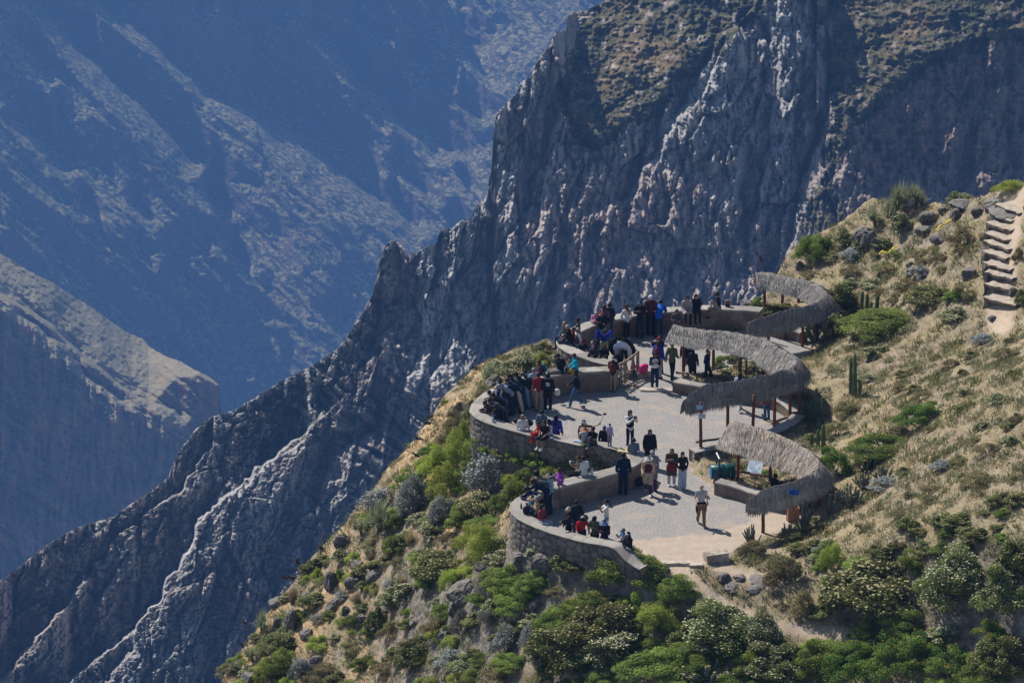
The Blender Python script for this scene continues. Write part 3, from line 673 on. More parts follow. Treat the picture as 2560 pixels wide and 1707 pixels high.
# sheeting under the nearest roof
def ribbon(name, P, w, mat_, parent=None, dirv=(0, 0, -1), jit=.03, seed=0):
    rng = np.random.default_rng(seed); P = np.array(P, float); L = np.concatenate([[0], np.cumsum(np.linalg.norm(np.diff(P, axis=0), axis=1))])
    s = np.linspace(0, L[-1], max(6, int(L[-1]/.06))); C = np.stack([np.interp(s, L, P[:, i]) for i in range(3)], -1)
    k = 5; rows = [C+np.array(dirv)*w*(j/(k-1))*(1+.35*noise2(s*3, 0*s, seed))[:, None]+rng.normal(0, jit, (len(s), 3)) for j in range(k)]
    V = np.stack(rows).reshape(-1, 3); o = mesh_np(name, V, grid_faces(k, len(s)), [mat_], parent, True)
    md = o.modifiers.new('thickness', 'SOLIDIFY'); md.thickness = .006
    return o
def PP(px, py, z): return tuple(float(q) for q in PZ(px, py, z))
M_BLUE = M('blue_plastic', (.01, .10, .42), .35)
o = ribbon('tarpaulin', [PP(1902,1250,1.28), PP(1930,1256,1.25), PP(1965,1250,1.3), PP(1995,1243,1.4)], .14, M_BLUE, seed=4)
tag(o, 'crumpled blue plastic sheeting showing under the lower arm of the nearest thatched shelter', 'tarpaulin')
o = ribbon('tarpaulin', [PP(1975,1222,2.12), PP(1998,1224,2.05)], .2, M_BLUE, seed=5, dirv=(0, -.5, -.8))
tag(o, 'small blue patch of plastic poking through the thatch of the nearest shelter', 'tarpaulin')

# stairs up the slope
ST = [(2484,2560,765,'lowest'),(2484,2552,733,'second'),(2484,2552,706,'third'),(2482,2545,680,'fourth'),(2482,2538,650,'fifth'),(2486,2546,624,'sixth'),(2488,2540,603,'seventh'),(2492,2548,577,'eighth'),(2502,2552,552,'ninth'),(2516,2572,532,'topmost')]
M_STEP = NT('trodden_stone'); q = M_STEP
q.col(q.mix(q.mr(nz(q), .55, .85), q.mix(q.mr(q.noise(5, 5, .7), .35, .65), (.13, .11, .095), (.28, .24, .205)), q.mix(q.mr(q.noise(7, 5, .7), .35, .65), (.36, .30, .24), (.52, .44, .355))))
q.bump(q.noise(12, 4, .7), .6, .05); M_STEP = q.m
stairs = None
for n_, (xa, xb, py, nm) in enumerate(ST):
    ax, ay, az = hit(xa, py); bx, by, bz = hit(xb, py); wd = math.hypot(bx-ax, by-ay); mx, my = (ax+bx)/2, (ay+by)/2
    z1 = float(ground(mx, my+.75))+.0; bm = bmesh.new()
    if stairs is None: stairs = empty('stone_stairs', (mx, my, az)); tag(stairs, 'rough worn stone stairs climbing the dry slope at the right edge', 'stairs')
    box(bm, (mx, my+.55, z1-.3), (wd*1.08, 1.15, .6), math.atan2(by-ay, bx-ax))
    bmesh.ops.subdivide_edges(bm, edges=bm.edges, cuts=7, use_grid_fill=True)
    for v in bm.verts:
        p = v.co
        if p.z < z1-.13: p.y += .26*min(1, (z1-.13-p.z)/.05)*(1 if p.y < my+.5 else 0)
        v.co = p+Vector((.07*float(noise2(p.x*4+n_, p.z*3+p.y, 5)), .11*float(noise2(p.x*3.5, p.z*2+n_*7, 6)), .045*float(noise2(p.x*4, p.y*4, 7))))
    bmesh.ops.translate(bm, vec=-Vector(stairs.location), verts=bm.verts)
    obj_bm('step', bm, M_STEP, stairs)
def slab(name, px, py, z, sx, sy, sz, rz, mat_, lab, cat, seed=0, grp=None, amp=.06):
    x, y, z = PP(px, py, z) if z is not None else hit(px, py)
    bm = bmesh.new(); box(bm, (0, 0, 0), (sx, sy, sz), rz); bmesh.ops.subdivide_edges(bm, edges=bm.edges, cuts=4, use_grid_fill=True)
    for v in bm.verts:
        p = v.co; k = seed*3.1
        v.co = p+Vector((amp*float(noise2(p.x*3+k, p.z*4+p.y*2, 5)), amp*float(noise2(p.x*3+k, p.z*3, 6)), amp*.5*float(noise2(p.x*4+k, p.y*4, 7))))
    o = obj_bm(name, bm, mat_); o.location = (x, y, z); tag(o, lab, cat, grp); return o
slab('kerb_stone', 1668, 1409, .03, .85, .3, .16, .05, M_SLAB, 'flat pale kerb stone at the front edge, nearest the green shrub', 'kerb stone', 1, 'kerb stones at the terrace entrance')
slab('kerb_stone', 1706, 1409, .03, .7, .28, .14, -.03, M_SLAB, 'middle flat pale kerb stone across the terrace entrance', 'kerb stone', 2, 'kerb stones at the terrace entrance')
slab('kerb_stone', 1739, 1413, .03, .5, .28, .16, -.15, M_SLAB, 'smallest flat kerb stone, at the right end of the row across the entrance', 'kerb stone', 3, 'kerb stones at the terrace entrance')
slab('stone_block', 1790, 1395, .1, .9, .5, .5, .3, M_STONE, 'square cut rock block where the footpath meets the terrace on the right', 'stone block', 4)
slab('low_kerb', 1655, 976, .02, 1.9, .25, .12, -.02, M_SLAB, 'thin pale kerb across the gravel beside the woman in the white waistcoat', 'kerb', 5)
slab('flat_stone', 1608, 936, .1, .62, .4, .3, .2, M_STONE, 'squarish grey stone carrying the pink backpack', 'stone', 6)
# rustic fence
f = empty('log_fence', PP(1575, 950, 0)); fo = Vector(f.location)
tag(f, 'rustic fence of crooked peeled poles sloping up beside the wall end', 'fence')
a, b = Vector(PP(1545, 972, 0)), Vector(PP(1588, 934, 0))
for i in range(9):
    t = i/8; p = a.lerp(b, t)-fo; bm = bmesh.new(); h = .95+random.uniform(-.08, .08)
    tube(bm, p+Vector((0, 0, -.15)), p+Vector((random.uniform(-.15, .05), random.uniform(-.1, .1), h)), .05, .04, 7, .02); obj_bm('picket', bm, M_GREYWOOD, f, True)
bm = bmesh.new(); tube(bm, b-fo+Vector((.12, 0, -.1)), b-fo+Vector((.1, 0, 1.05)), .075, .07, 9, .01); obj_bm('fence_post', bm, M_GREYWOOD, f, True)
for z in (.92, .35):
    bm = bmesh.new(); tube(bm, a-fo+Vector((-.15, .06, z)), b-fo+Vector((.15, .06, z+.05)), .05, .045, 8, .03); obj_bm('rail', bm, M_GREYWOOD, f, True)
for i, (x0, y0, x1, y1) in enumerate([(1562,968,1602,952),(1570,960,1596,966),(1590,955,1612,946),(1565,975,1590,958)]):
    bm = bmesh.new(); A = Vector(PP(x0, y0, .05)); B = Vector(PP(x1, y1, .09)); tube(bm, Vector((0, 0, 0)), B-A, .03, .018, 6, .05)
    o = obj_bm('branch', bm, M_LOG, None, True); o.location = A
    tag(o, ['long bent dry branch on the ground at the foot of the fence', 'short dry branch crossing another on the ground by the fence', 'dry branch lying below the pink backpack', 'forked dry stick lowest beside the fence foot'][i], 'branch', 'dry branches by the fence')
# barrel in its frame
M_TEAL = M('teal_barrel', (.012, .07, .075), .35, (.02, .10, .10), 6); M_BARB = M('blue_barrel_end', (.03, .13, .42), .4)
bx, by, bz = PP(1806, 1214, .0); root = empty('barrel_bin', (bx, by, 0), .12)
bm = bmesh.new(); prof = [(-.5, .27), (-.48, .3), (-.2, .3), (-.17, .315), (-.14, .3), (.14, .3), (.17, .315), (.2, .3), (.48, .3), (.5, .27)]
rings = [[bm.verts.new((x, r*math.cos(k*math.pi/12), .62+r*math.sin(k*math.pi/12))) for k in range(24)] for x, r in prof]
for i in range(len(rings)-1):
    for k in range(24): bm.faces.new((rings[i][k], rings[i][(k+1) % 24], rings[i+1][(k+1) % 24], rings[i+1][k]))
bm.faces.new(rings[-1]); obj_bm('drum', bm, M_TEAL, root, True)
bm = bmesh.new(); r = bmesh.ops.create_circle(bm, segments=24, radius=.272, cap_ends=True, matrix=Matrix.Translation((-.503, 0, .62)) @ Matrix.Rotation(R(-90), 4, 'Y'))
obj_bm('drum_end', bm, M_BARB, root)
bm = bmesh.new(); tube(bm, (-.2, -.34, 0), (-.2, -.34, 1.3), .028, .028, 6); tube(bm, (-.2, .34, 0), (-.2, .34, 1.3), .028, .028, 6); tube(bm, (-.2, -.34, .62), (-.2, .34, .62), .02, .02, 6)
obj_bm('frame', bm, M_METAL, root)
bm = bmesh.new(); tube(bm, (-.2, -.36, 1.3), (-.2, .36, 1.3), .03, .03, 6); obj_bm('frame_bar', bm, M('white_bar', (.7, .72, .75), .5), root)
tag(root, 'teal metal barrel with a blue end lying in a dark frame', 'barrel')
# signs
M_WHITE = M('white_board', (.62, .66, .70), .6); M_SBLUE = M('sign_blue', (.08, .19, .48), .6); M_OCHRE = M('ochre_board', (.42, .20, .07), .7, (.50, .27, .10), 20)
def sign(px, py, depth_px, w, h, rz, face, lines, lab, name='sign_board'):
    x, y, _ = PP(*depth_px, 0); D = y-.1; p = PD(px, py, D); p = Vector([float(q) for q in p])
    root = empty(name, p, rz); bm = bmesh.new(); box(bm, (0, 0, 0), (w, .02, h), bev=.004); obj_bm('board', bm, face, root)
    for i, (lx, lz, lw, lh, m) in enumerate(lines):
        bm = bmesh.new(); box(bm, (lx, -.0125, lz), (lw, .004, lh)); obj_bm('lettering', bm, m, root)
    tag(root, lab, 'sign', 'small boards at the shelters'); return root
sign(1749, 1018, (1751, 1146), .32, .21, .05, M_SBLUE, [(0, .065, .26, .028, M_WHITE), (0, .015, .24, .028, M_WHITE), (0, -.035, .26, .028, M_WHITE), (-.03, -.078, .18, .02, M_WHITE)], 'small blue sign with white lines of writing, upper one on the red-brown post')
sign(1755, 1040, (1751, 1146), .30, .21, -.05, M_WHITE, [(-.05, .05, .15, .018, M_SBLUE), (.02, .0, .2, .012, M_SBLUE), (.05, -.05, .12, .012, M_SBLUE)], 'small white sign with faint blue marks, lower one on the red-brown post')
sign(1843, 1138, (1845, 1202), .34, .24, .1, M_OCHRE, [(0, .03, .22, .015, M_LOG), (0, -.03, .18, .015, M_LOG)], 'small ochre wooden board on the post of the nearest shelter')
sign(1860, 1127, (1862, 1190), .3, .14, -.1, M_WHITE, [(0, 0, .2, .02, M_METAL)], 'whitish board half hidden under the eave of the nearest shelter')
x, y, z = PP(1888, 1190, .3); root = empty('information_panel', (x, y, z), -.3)
bm = bmesh.new(); box(bm, (0, 0, .42), (.62, .035, .62), 0, R(-52)); obj_bm('panel', bm, M('glossy_map_panel', (.25, .36, .55), .3, (.65, .72, .80), 6), root)
bm = bmesh.new(); box(bm, (-.22, .1, .14), (.05, .05, .5)); obj_bm('leg', bm, M_METAL, root)
bm = bmesh.new(); box(bm, (.22, .1, .14), (.05, .05, .5)); obj_bm('leg', bm, M_METAL, root)
tag(root, 'tilted glossy blue and white panel standing in the grass inside the nearest shelter', 'panel')
x, y, z = PP(1565, 1126, WZ+.06); bm = bmesh.new(); box(bm, (0, 0, 0), (.66, .36, .04), -.35, R(6), 0, .008); o = obj_bm('plaque', bm, M('yellowed_board', (.42, .34, .16), .7, (.52, .44, .24), 8)); o.location = (x, y, z)
tag(o, 'yellowed flat board lying on the parapet beside the man in the black hat', 'board')
x, y, z = PP(1866, 894, 1.25); root = empty('round_table', (x, y, .2)); bm = bmesh.new()
bmesh.ops.create_cone(bm, cap_ends=True, segments=28, radius1=.27, radius2=.27, depth=.035, matrix=Matrix.Translation((0, 0, z-.2))); obj_bm('table_top', bm, M('cream_top', (.72, .66, .56), .6), root)
bm = bmesh.new(); tube(bm, (0, 0, -.2), (0, 0, z-.22), .04, .04, 8); obj_bm('leg', bm, M_POST, root)
tag(root, 'round cream table top on a post inside the middle shelter', 'table')
x, y, z = PP(1982, 1300, 0); root = empty('wooden_bin', (x, y, 0), .1); m_ = M('orange_wood', (.27, .14, .07), .7, (.36, .20, .11), 10)
for dx, dy, sx, sy in ((0, -.2, .46, .025), (0, .2, .46, .025), (-.22, 0, .025, .374), (.22, 0, .025, .374)):
    bm = bmesh.new(); box(bm, (dx, dy, .3), (sx, sy, .56)); obj_bm('side_board', bm, m_, root)
bm = bmesh.new(); box(bm, (0, 0, .04), (.40, .36, .03)); obj_bm('bottom_board', bm, m_, root)
tag(root, 'open-topped orange wooden bin under the lower end of the nearest shelter', 'bin')
M_YEL = M('yellow_tape', (.75, .62, .03), .5)
for i, (pts, lab) in enumerate([([(2338,582),(2350,574),(2362,562),(2372,556),(2390,550)], 'yellow tape draped between rocks near the top of the slope'), ([(2190,645),(2205,638),(2218,634),(2228,628),(2244,622)], 'crumpled yellow tape lying on the slope below the spiky plants')]):
    P = [hit(a, b) for a, b in pts]; P = [(x, y, z+.14+.08*math.sin(k*2)) for k, (x, y, z) in enumerate(P)]
    o = ribbon('caution_tape', P, .09, M_YEL, dirv=(0, -.7, -.6), jit=.012, seed=20+i); tag(o, lab, 'tape', 'yellow tapes on the slope')
# bottles and bags on the walls
M_PET = M('clear_bottle', (.45, .66, .80), .15); M_CAP = M('bottle_cap', (.05, .2, .6), .4); M_GRN = M('green_flask', (.05, .09, .04), .4)
def bottle(px, py, z, h, m, lab, lying=False):
    x, y, z = PP(px, py, z); root = empty('bottle', (x, y, z)); bm = bmesh.new(); r = h*.15
    prof = [(0, r*.9), (h*.05, r), (h*.62, r), (h*.82, r*.45), (h*.9, r*.4)]
    R_ = [[bm.verts.new((q*math.cos(k*math.pi/6), q*math.sin(k*math.pi/6), a)) for k in range(12)] for a, q in prof]
    for i in range(len(R_)-1):
        for k in range(12): bm.faces.new((R_[i][k], R_[i][(k+1) % 12], R_[i+1][(k+1) % 12], R_[i+1][k]))
    bm.faces.new(R_[0][::-1]); bm.faces.new(R_[-1]); obj_bm('bottle_body', bm, m, root, True)
    bm = bmesh.new(); tube(bm, (0, 0, h*.9), (0, 0, h), r*.48, r*.48, 10); obj_bm('cap', bm, M_CAP, root)
    if lying: root.rotation_euler = (R(90), 0, 1.1); root.location.z += r
    tag(root, lab, 'bottle', 'bottles left on the parapet'); return root
bottle(1480, 1188, WZ, .34, M_PET, 'clear water bottle standing on the parapet behind the man in the white shirt')
bottle(1303, 1272, WZ, .27, M_GRN, 'dark green flask at the left bend of the near parapet')
bottle(1232, 1056, WZ, .34, M_PET, 'pale blue water bottle on the parapet before the man in the black cap')
for i, (a, b) in enumerate([(1434, 1104), (1440, 1105), (1446, 1106)]):
    bottle(a, b, WZ, .3, M_PET, ['water bottle lying on the parapet, leftmost of three by the straw hat woman', 'middle one of three water bottles lying on the parapet', 'water bottle lying nearest the straw hat woman on the parapet'][i], True)
def bag(px, py, z, s, m, m2, lab, name='backpack', rz=0, lie=0):
    x, y, z = PP(px, py, z) if z is not None else hit(px, py)
    root = empty(name, (x, y, z), rz); bm = bmesh.new(); bmesh.ops.create_icosphere(bm, subdivisions=3, radius=1)
    for v in bm.verts:
        c = v.co; c.x = math.copysign(abs(c.x)**.7, c.x); c.z = math.copysign(abs(c.z)**.75, c.z); c.y = math.copysign(abs(c.y)**.8, c.y)
        c *= 1+.06*float(noise2(c.x*3+px, c.z*3+c.y, 3)); v.co = Vector((c.x*s*.42, c.y*s*.27, c.z*s*.5+s*.47))
    b_ = obj_bm('bag_body', bm, m, root, True)
    bm = bmesh.new(); box(bm, (0, -s*.27, s*.32), (s*.5, s*.12, s*.32), bev=s*.04); obj_bm('pocket', bm, m2, root, True)
    bm = bmesh.new()
    for k in range(8):
        a, b = math.pi*k/8, math.pi*(k+1)/8; tube(bm, (math.cos(a)*s*.12, 0, s*.95+math.sin(a)*s*.1), (math.cos(b)*s*.12, 0, s*.95+math.sin(b)*s*.1), s*.02, s*.02, 5)
    obj_bm('handle', bm, m2, root)
    if lie: root.rotation_euler = (lie, 0, rz)
    tag(root, lab, 'bag'); return root
M_PINK = M('pink_nylon', (.62, .02, .16), .6, (.75, .05, .25), 8); M_BLK = M('black_nylon', (.012, .012, .016), .7); M_MAR = M('maroon_nylon', (.14, .015, .03), .7)
bag(1606, 930, .25, .5, M_PINK, M_PINK, 'bright pink backpack lying on a stone by the fence', 'backpack', .4, .5)
bag(1316, 1284, WZ, .34, M_BLK, M_BLK, 'black bag on the near parapet beside the green flask', 'shoulder_bag', .3)
bag(1819, 766, WZ, .34, M_LOG, M_BLK, 'brown backpack on the far parapet behind the man with a raised knee', 'backpack', -.2)
bag(1425, 936, WZ, .28, M('mustard_bag', (.5, .3, .04), .7), M_BLK, 'mustard yellow bag beside the woman in the turquoise jacket', 'shoulder_bag')
bag(1393, 988, .35, .30, M('white_plastic', (.75, .75, .76), .4), M('white_plastic_b', (.7, .7, .7), .4), 'white plastic bag hanging from the hand of the person in the black hoodie', 'plastic_bag')
bag(1599, 1215, .1, .42, M_BLK, M_BLK, 'black bag hanging at the side of the woman in the wide white hat', 'shoulder_bag', .7)
# ================================================================ people
# local frame: facing -Y, feet (or seat) at z=0, stature 1.7 m
def V3(*a): return np.array(a, float)
def pose(kind):
    J = dict(pel=V3(0,0,.93), che=V3(0,-.01,1.24), nek=V3(0,0,1.43), hed=V3(0,-.02,1.575))
    for s, k in ((1, 'R'), (-1, 'L')):
        J['sh'+k] = V3(.17*s, 0, 1.39); J['el'+k] = V3(.24*s, .03, 1.12); J['wr'+k] = V3(.25*s, -.08, .89)
        J['hp'+k] = V3(.09*s, 0, .90); J['kn'+k] = V3(.10*s, -.02, .49); J['an'+k] = V3(.105*s, .02, .07)
    def both(n, x, y, z):
        for s, k in ((1, 'R'), (-1, 'L')): J[n+k] = V3(x*s, y, z)
    def upper(pel, che, nek, hed, w=.17):
        J['pel'], J['che'], J['nek'], J['hed'] = V3(*pel), V3(*che), V3(*nek), V3(*hed)
        for s, k in ((1, 'R'), (-1, 'L')): J['sh'+k] = J['nek']+V3(w*s, .0, -.05)
    if kind == 'walk':
        J['knR'] = V3(.09,-.17,.50); J['anR'] = V3(.09,-.26,.08); J['knL'] = V3(-.09,.03,.48); J['anL'] = V3(-.09,.30,.13)
        J['wrR'] = V3(.25,.06,.90); J['elR'] = V3(.23,.12,1.14); J['wrL'] = V3(-.22,-.24,.98)
    elif kind == 'phone': both('el', .22, -.06, 1.13); both('wr', .06, -.27, 1.27); J['hed'] = V3(0,-.05,1.565)
    elif kind == 'photo': both('el', .20, -.20, 1.22); both('wr', .06, -.40, 1.46)
    elif kind == 'cross': both('el', .22, -.05, 1.12); J['wrR'] = V3(-.10,-.19,1.17); J['wrL'] = V3(.10,-.17,1.13)
    elif kind == 'pocket': both('el', .27, .06, 1.14); both('wr', .17, -.09, .96)
    elif kind == 'lean':
        upper((0,.06,.92), (0,-.16,1.12), (0,-.34,1.24), (0,-.44,1.35)); both('el', .23, -.42, 1.01); both('wr', .10, -.62, 1.02)
        both('kn', .11, .06, .49); both('an', .12, .16, .07)
    elif kind == 'hands':
        upper((0,.04,.93), (0,-.09,1.20), (0,-.17,1.37), (0,-.25,1.50)); both('el', .23, -.20, 1.16); both('wr', .22, -.36, 1.0)
        both('an', .12, .10, .07)
    elif kind == 'bend':
        upper((0,.10,.90), (0,-.14,1.02), (0,-.34,1.02), (0,-.46,.99)); both('el', .2, -.34, .80); both('wr', .12, -.46, .62); both('kn', .11, 0, .48)
    elif kind == 'point': J['elR'] = V3(.28,-.24,1.30); J['wrR'] = V3(.30,-.48,1.28)
    elif kind == 'selfie': J['elR'] = V3(.40,-.10,1.36); J['wrR'] = V3(.62,-.16,1.46)
    elif kind == 'over':
        upper((0,.04,.92), (0,-.10,1.18), (0,-.18,1.34), (0,-.26,1.42)); both('el', .30, -.26, 1.52); both('wr', .34, -.42, 1.20)
    elif kind in ('sit', 'sitphone', 'sitknee', 'sithands', 'sitwave'):
        upper((0,0,.12), (0,-.03,.42), (0,-.05,.60), (0,-.09,.735)); both('hp', .09, -.02, .10); both('kn', .11, -.42, .10); both('an', .11, -.44, -.34)
        both('el', .23, -.04, .34); both('wr', .13, -.26, .20)
        if kind == 'sitphone': both('el', .21, -.14, .36); both('wr', .06, -.36, .46)
        if kind == 'sithands': both('el', .26, .06, .33); both('wr', .28, .08, .07)
        if kind == 'sitknee': J['knR'] = V3(.10,-.34,.46); J['anR'] = V3(.11,-.46,.07); J['wrR'] = V3(.02,-.36,.34); J['wrL'] = V3(.05,-.38,.30); both('el', .22, -.16, .36)
    elif kind == 'ground':
        upper((0,0,.12), (0,-.05,.42), (0,-.08,.58), (0,-.13,.71)); both('hp', .09, -.02, .12); both('kn', .15, -.34, .38); both('an', .14, -.52, .06)
        both('el', .22, -.14, .36); both('wr', .08, -.34, .34)
    return J
def capsule(bm, a, b, ra, rb, n=12):
    a, b = Vector(a), Vector(b); d = b-a; L = max(d.length, 1e-4); q = d.to_track_quat('Z', 'Y'); rings = []
    pr = [(-math.cos(t)*ra, math.sin(t)*ra) for t in (.0, .45, .95, 1.5708)]+[(L+math.sin(t)*rb, math.cos(t)*rb) for t in (0, .6, 1.1, 1.5708)]
    for z, r in pr:
        r = max(r, 1e-4)
        rings.append([bm.verts.new(a+q @ Vector((math.cos(6.28319*k/n)*r, math.sin(6.28319*k/n)*r, z))) for k in range(n)] if r > 2e-3 else [bm.verts.new(a+q @ Vector((0, 0, z)))])
    for A, B in zip(rings[:-1], rings[1:]):
        for k in range(n):
            k2 = (k+1) % n
            if len(A) == 1: bm.faces.new((A[0], B[k2], B[k]))
            elif len(B) == 1: bm.faces.new((A[k], A[k2], B[0]))
            else: bm.faces.new((A[k], A[k2], B[k2], B[k]))
def ell(bm, c, r, rot=None, sub=2):
    m = Matrix.Translation(Vector(c)) @ (rot.to_4x4() if rot is not None else Matrix.Identity(4)) @ Matrix.Diagonal((*r, 1))
    bmesh.ops.create_icosphere(bm, subdivisions=sub, radius=1, matrix=m)
def align(a, b):                      # rotation taking local Z to a->b, keeping X sideways
    z = (Vector(b)-Vector(a)).normalized(); x = Vector((1, 0, 0)); y = z.cross(x).normalized(); x = y.cross(z)
    return Matrix((x, y, z)).transposed()
def tilt(J): return align(J['nek'], J['hed']+V3(0, .0, .06))
def torso(bm, J, g=0., lo=0.):
    A = align(J['pel'], J['che']); B = align(J['che'], J['nek'])
    ell(bm, J['che'], (.155+g, .105+g, .17+g), B); ell(bm, (J['pel']+J['che'])/2, (.135+g, .10+g, .19+g), A); ell(bm, J['pel'], (.15+g, .11+g, .13+g), A)
    capsule(bm, J['shR'], J['shL'], .062+g, .062+g); capsule(bm, J['che'], J['nek'], .10+g, .065+g)
def arms(bm, J, g=0., up=1.):
    for k in 'RL':
        e = J['el'+k] if up >= .5 else J['sh'+k]+(J['el'+k]-J['sh'+k])*.75
        capsule(bm, J['sh'+k], e, .055+g, .043+g)
        if up >= 1: capsule(bm, J['el'+k], J['el'+k]+(J['wr'+k]-J['el'+k])*.95, .043+g, .032+g)
def legs(bm, J, g=0., f=1., wide=0.):
    for k in 'RL':
        capsule(bm, J['hp'+k], J['kn'+k], .085+g, .058+g+wide*.6)
        if f > .5: capsule(bm, J['kn'+k], J['kn'+k]+(J['an'+k]-J['kn'+k])*f, .058+g+wide*.6, .04+g+wide)
        elif f > 0: pass
def b_body(J):
    bm = bmesh.new(); torso(bm, J, -.012); arms(bm, J, -.008); legs(bm, J, -.008, 1.0); T = tilt(J); h = Vector(J['hed'])
    capsule(bm, J['nek']-V3(0, 0, .03), J['hed'], .055, .052)
    ell(bm, h, (.078, .098, .115), T); ell(bm, h+T @ Vector((0, -.03, -.06)), (.058, .07, .062), T)
    ell(bm, h+T @ Vector((0, -.102, -.018)), (.014, .02, .026), T)
    for s in (1, -1): ell(bm, h+T @ Vector((.08*s, .01, -.01)), (.013, .022, .032), T)
    for k in 'RL': capsule(bm, J['an'+k], J['an'+k]+V3(0, -.13, -.035), .04, .03)
    for k in 'RL':
        d = J['wr'+k]-J['el'+k]; d /= np.linalg.norm(d); capsule(bm, J['wr'+k]-d*.05, J['wr'+k]+d*.05, .03, .036)
    return bm
def hand_verts(bm, J):                # five bent fingers on each palm
    for s, k in ((1, 'R'), (-1, 'L')):
        d = Vector(J['wr'+k]-J['el'+k]).normalized(); x = d.cross(Vector((0, 1, .2))).normalized(); nrm = x.cross(d)
        c = Vector(J['wr'+k])+d*.055
        for i, ln in enumerate((.062, .074, .07, .056)):
            a = c+x*(i-1.5)*.018; b = a+d*ln*.6+nrm*.012; e = b+d*ln*.35+nrm*.028
            tube(bm, a, b, .009, .008, 5); tube(bm, b, e, .008, .007, 5)
        a = Vector(J['wr'+k])+x*.028*s; b = a+d*.04+x*.03*s; tube(bm, a, b, .011, .009, 5); tube(bm, b, b+d*.032, .009, .008, 5)
def b_top(J, kind):
    bm = bmesh.new(); g = {'coat': .026, 'jacket': .024, 'tee': .008, 'tank': .006, 'long': .012, 'dress': .01}[kind]
    torso(bm, J, g)
    if kind in ('coat', 'jacket', 'long'): arms(bm, J, g-.002, 1)
    elif kind in ('tee', 'dress'): arms(bm, J, g, .3)
    if kind in ('coat', 'dress'):
        for k in 'RL': capsule(bm, J['hp'+k], J['hp'+k]+(J['kn'+k]-J['hp'+k])*.85, .11+g, .09+g)
    return bm
def b_bot(J, kind):
    bm = bmesh.new(); ell(bm, J['pel'], (.152, .112, .12), align(J['pel'], J['che'])); g = {'pants': .012, 'tight': .002, 'wide': .018, 'shorts': .02, 'skirt': .02}[kind]
    legs(bm, J, g, {'shorts': 0, 'skirt': 0}.get(kind, .97), .035 if kind == 'wide' else .012)
    if kind == 'skirt': capsule(bm, (J['hpR']+J['hpL'])/2, (J['knR']+J['knL'])/2, .13, .15)
    return bm
def b_shoe(J):
    bm = bmesh.new()
    for k in 'RL':
        a = J['an'+k]; capsule(bm, a+V3(0, .03, -.02), a+V3(0, -.15, -.03), .052, .043); capsule(bm, a, a+V3(0, 0, .03), .05, .046)
    return bm
TEMP = {}; MESH = {}
def want(key, fn, vox, it):
    if key in TEMP or key in MESH: return
    bm = fn(); me = bpy.data.meshes.new('m'); bm.to_mesh(me); bm.free(); o = bpy.data.objects.new('tmp', me); COL.objects.link(o)
    m = o.modifiers.new('r', 'REMESH'); m.mode = 'VOXEL'; m.voxel_size = vox
    m = o.modifiers.new('s', 'SMOOTH'); m.factor = .5; m.iterations = it; TEMP[key] = o
def bake():
    dg = bpy.context.evaluated_depsgraph_get()
    for k, o in TEMP.items():
        me = bpy.data.meshes.new_from_object(o.evaluated_get(dg)); me.polygons.foreach_set('use_smooth', np.ones(len(me.polygons), bool)); me.materials.clear(); me.materials.append(None); MESH[k] = me
    for o in TEMP.values(): bpy.data.objects.remove(o)
    TEMP.clear()
_mc = {}
def cm(c, rough=.85, nm='cloth'):
    k = (c, nm)
    if k not in _mc:
        s = NT(nm); s.rough(rough); d = tuple(v*.72 for v in c); s.col(s.mix(s.mr(s.noise(9, 3, .6), .35, .65), d, c)); _mc[k] = s.m
    return _mc[k]
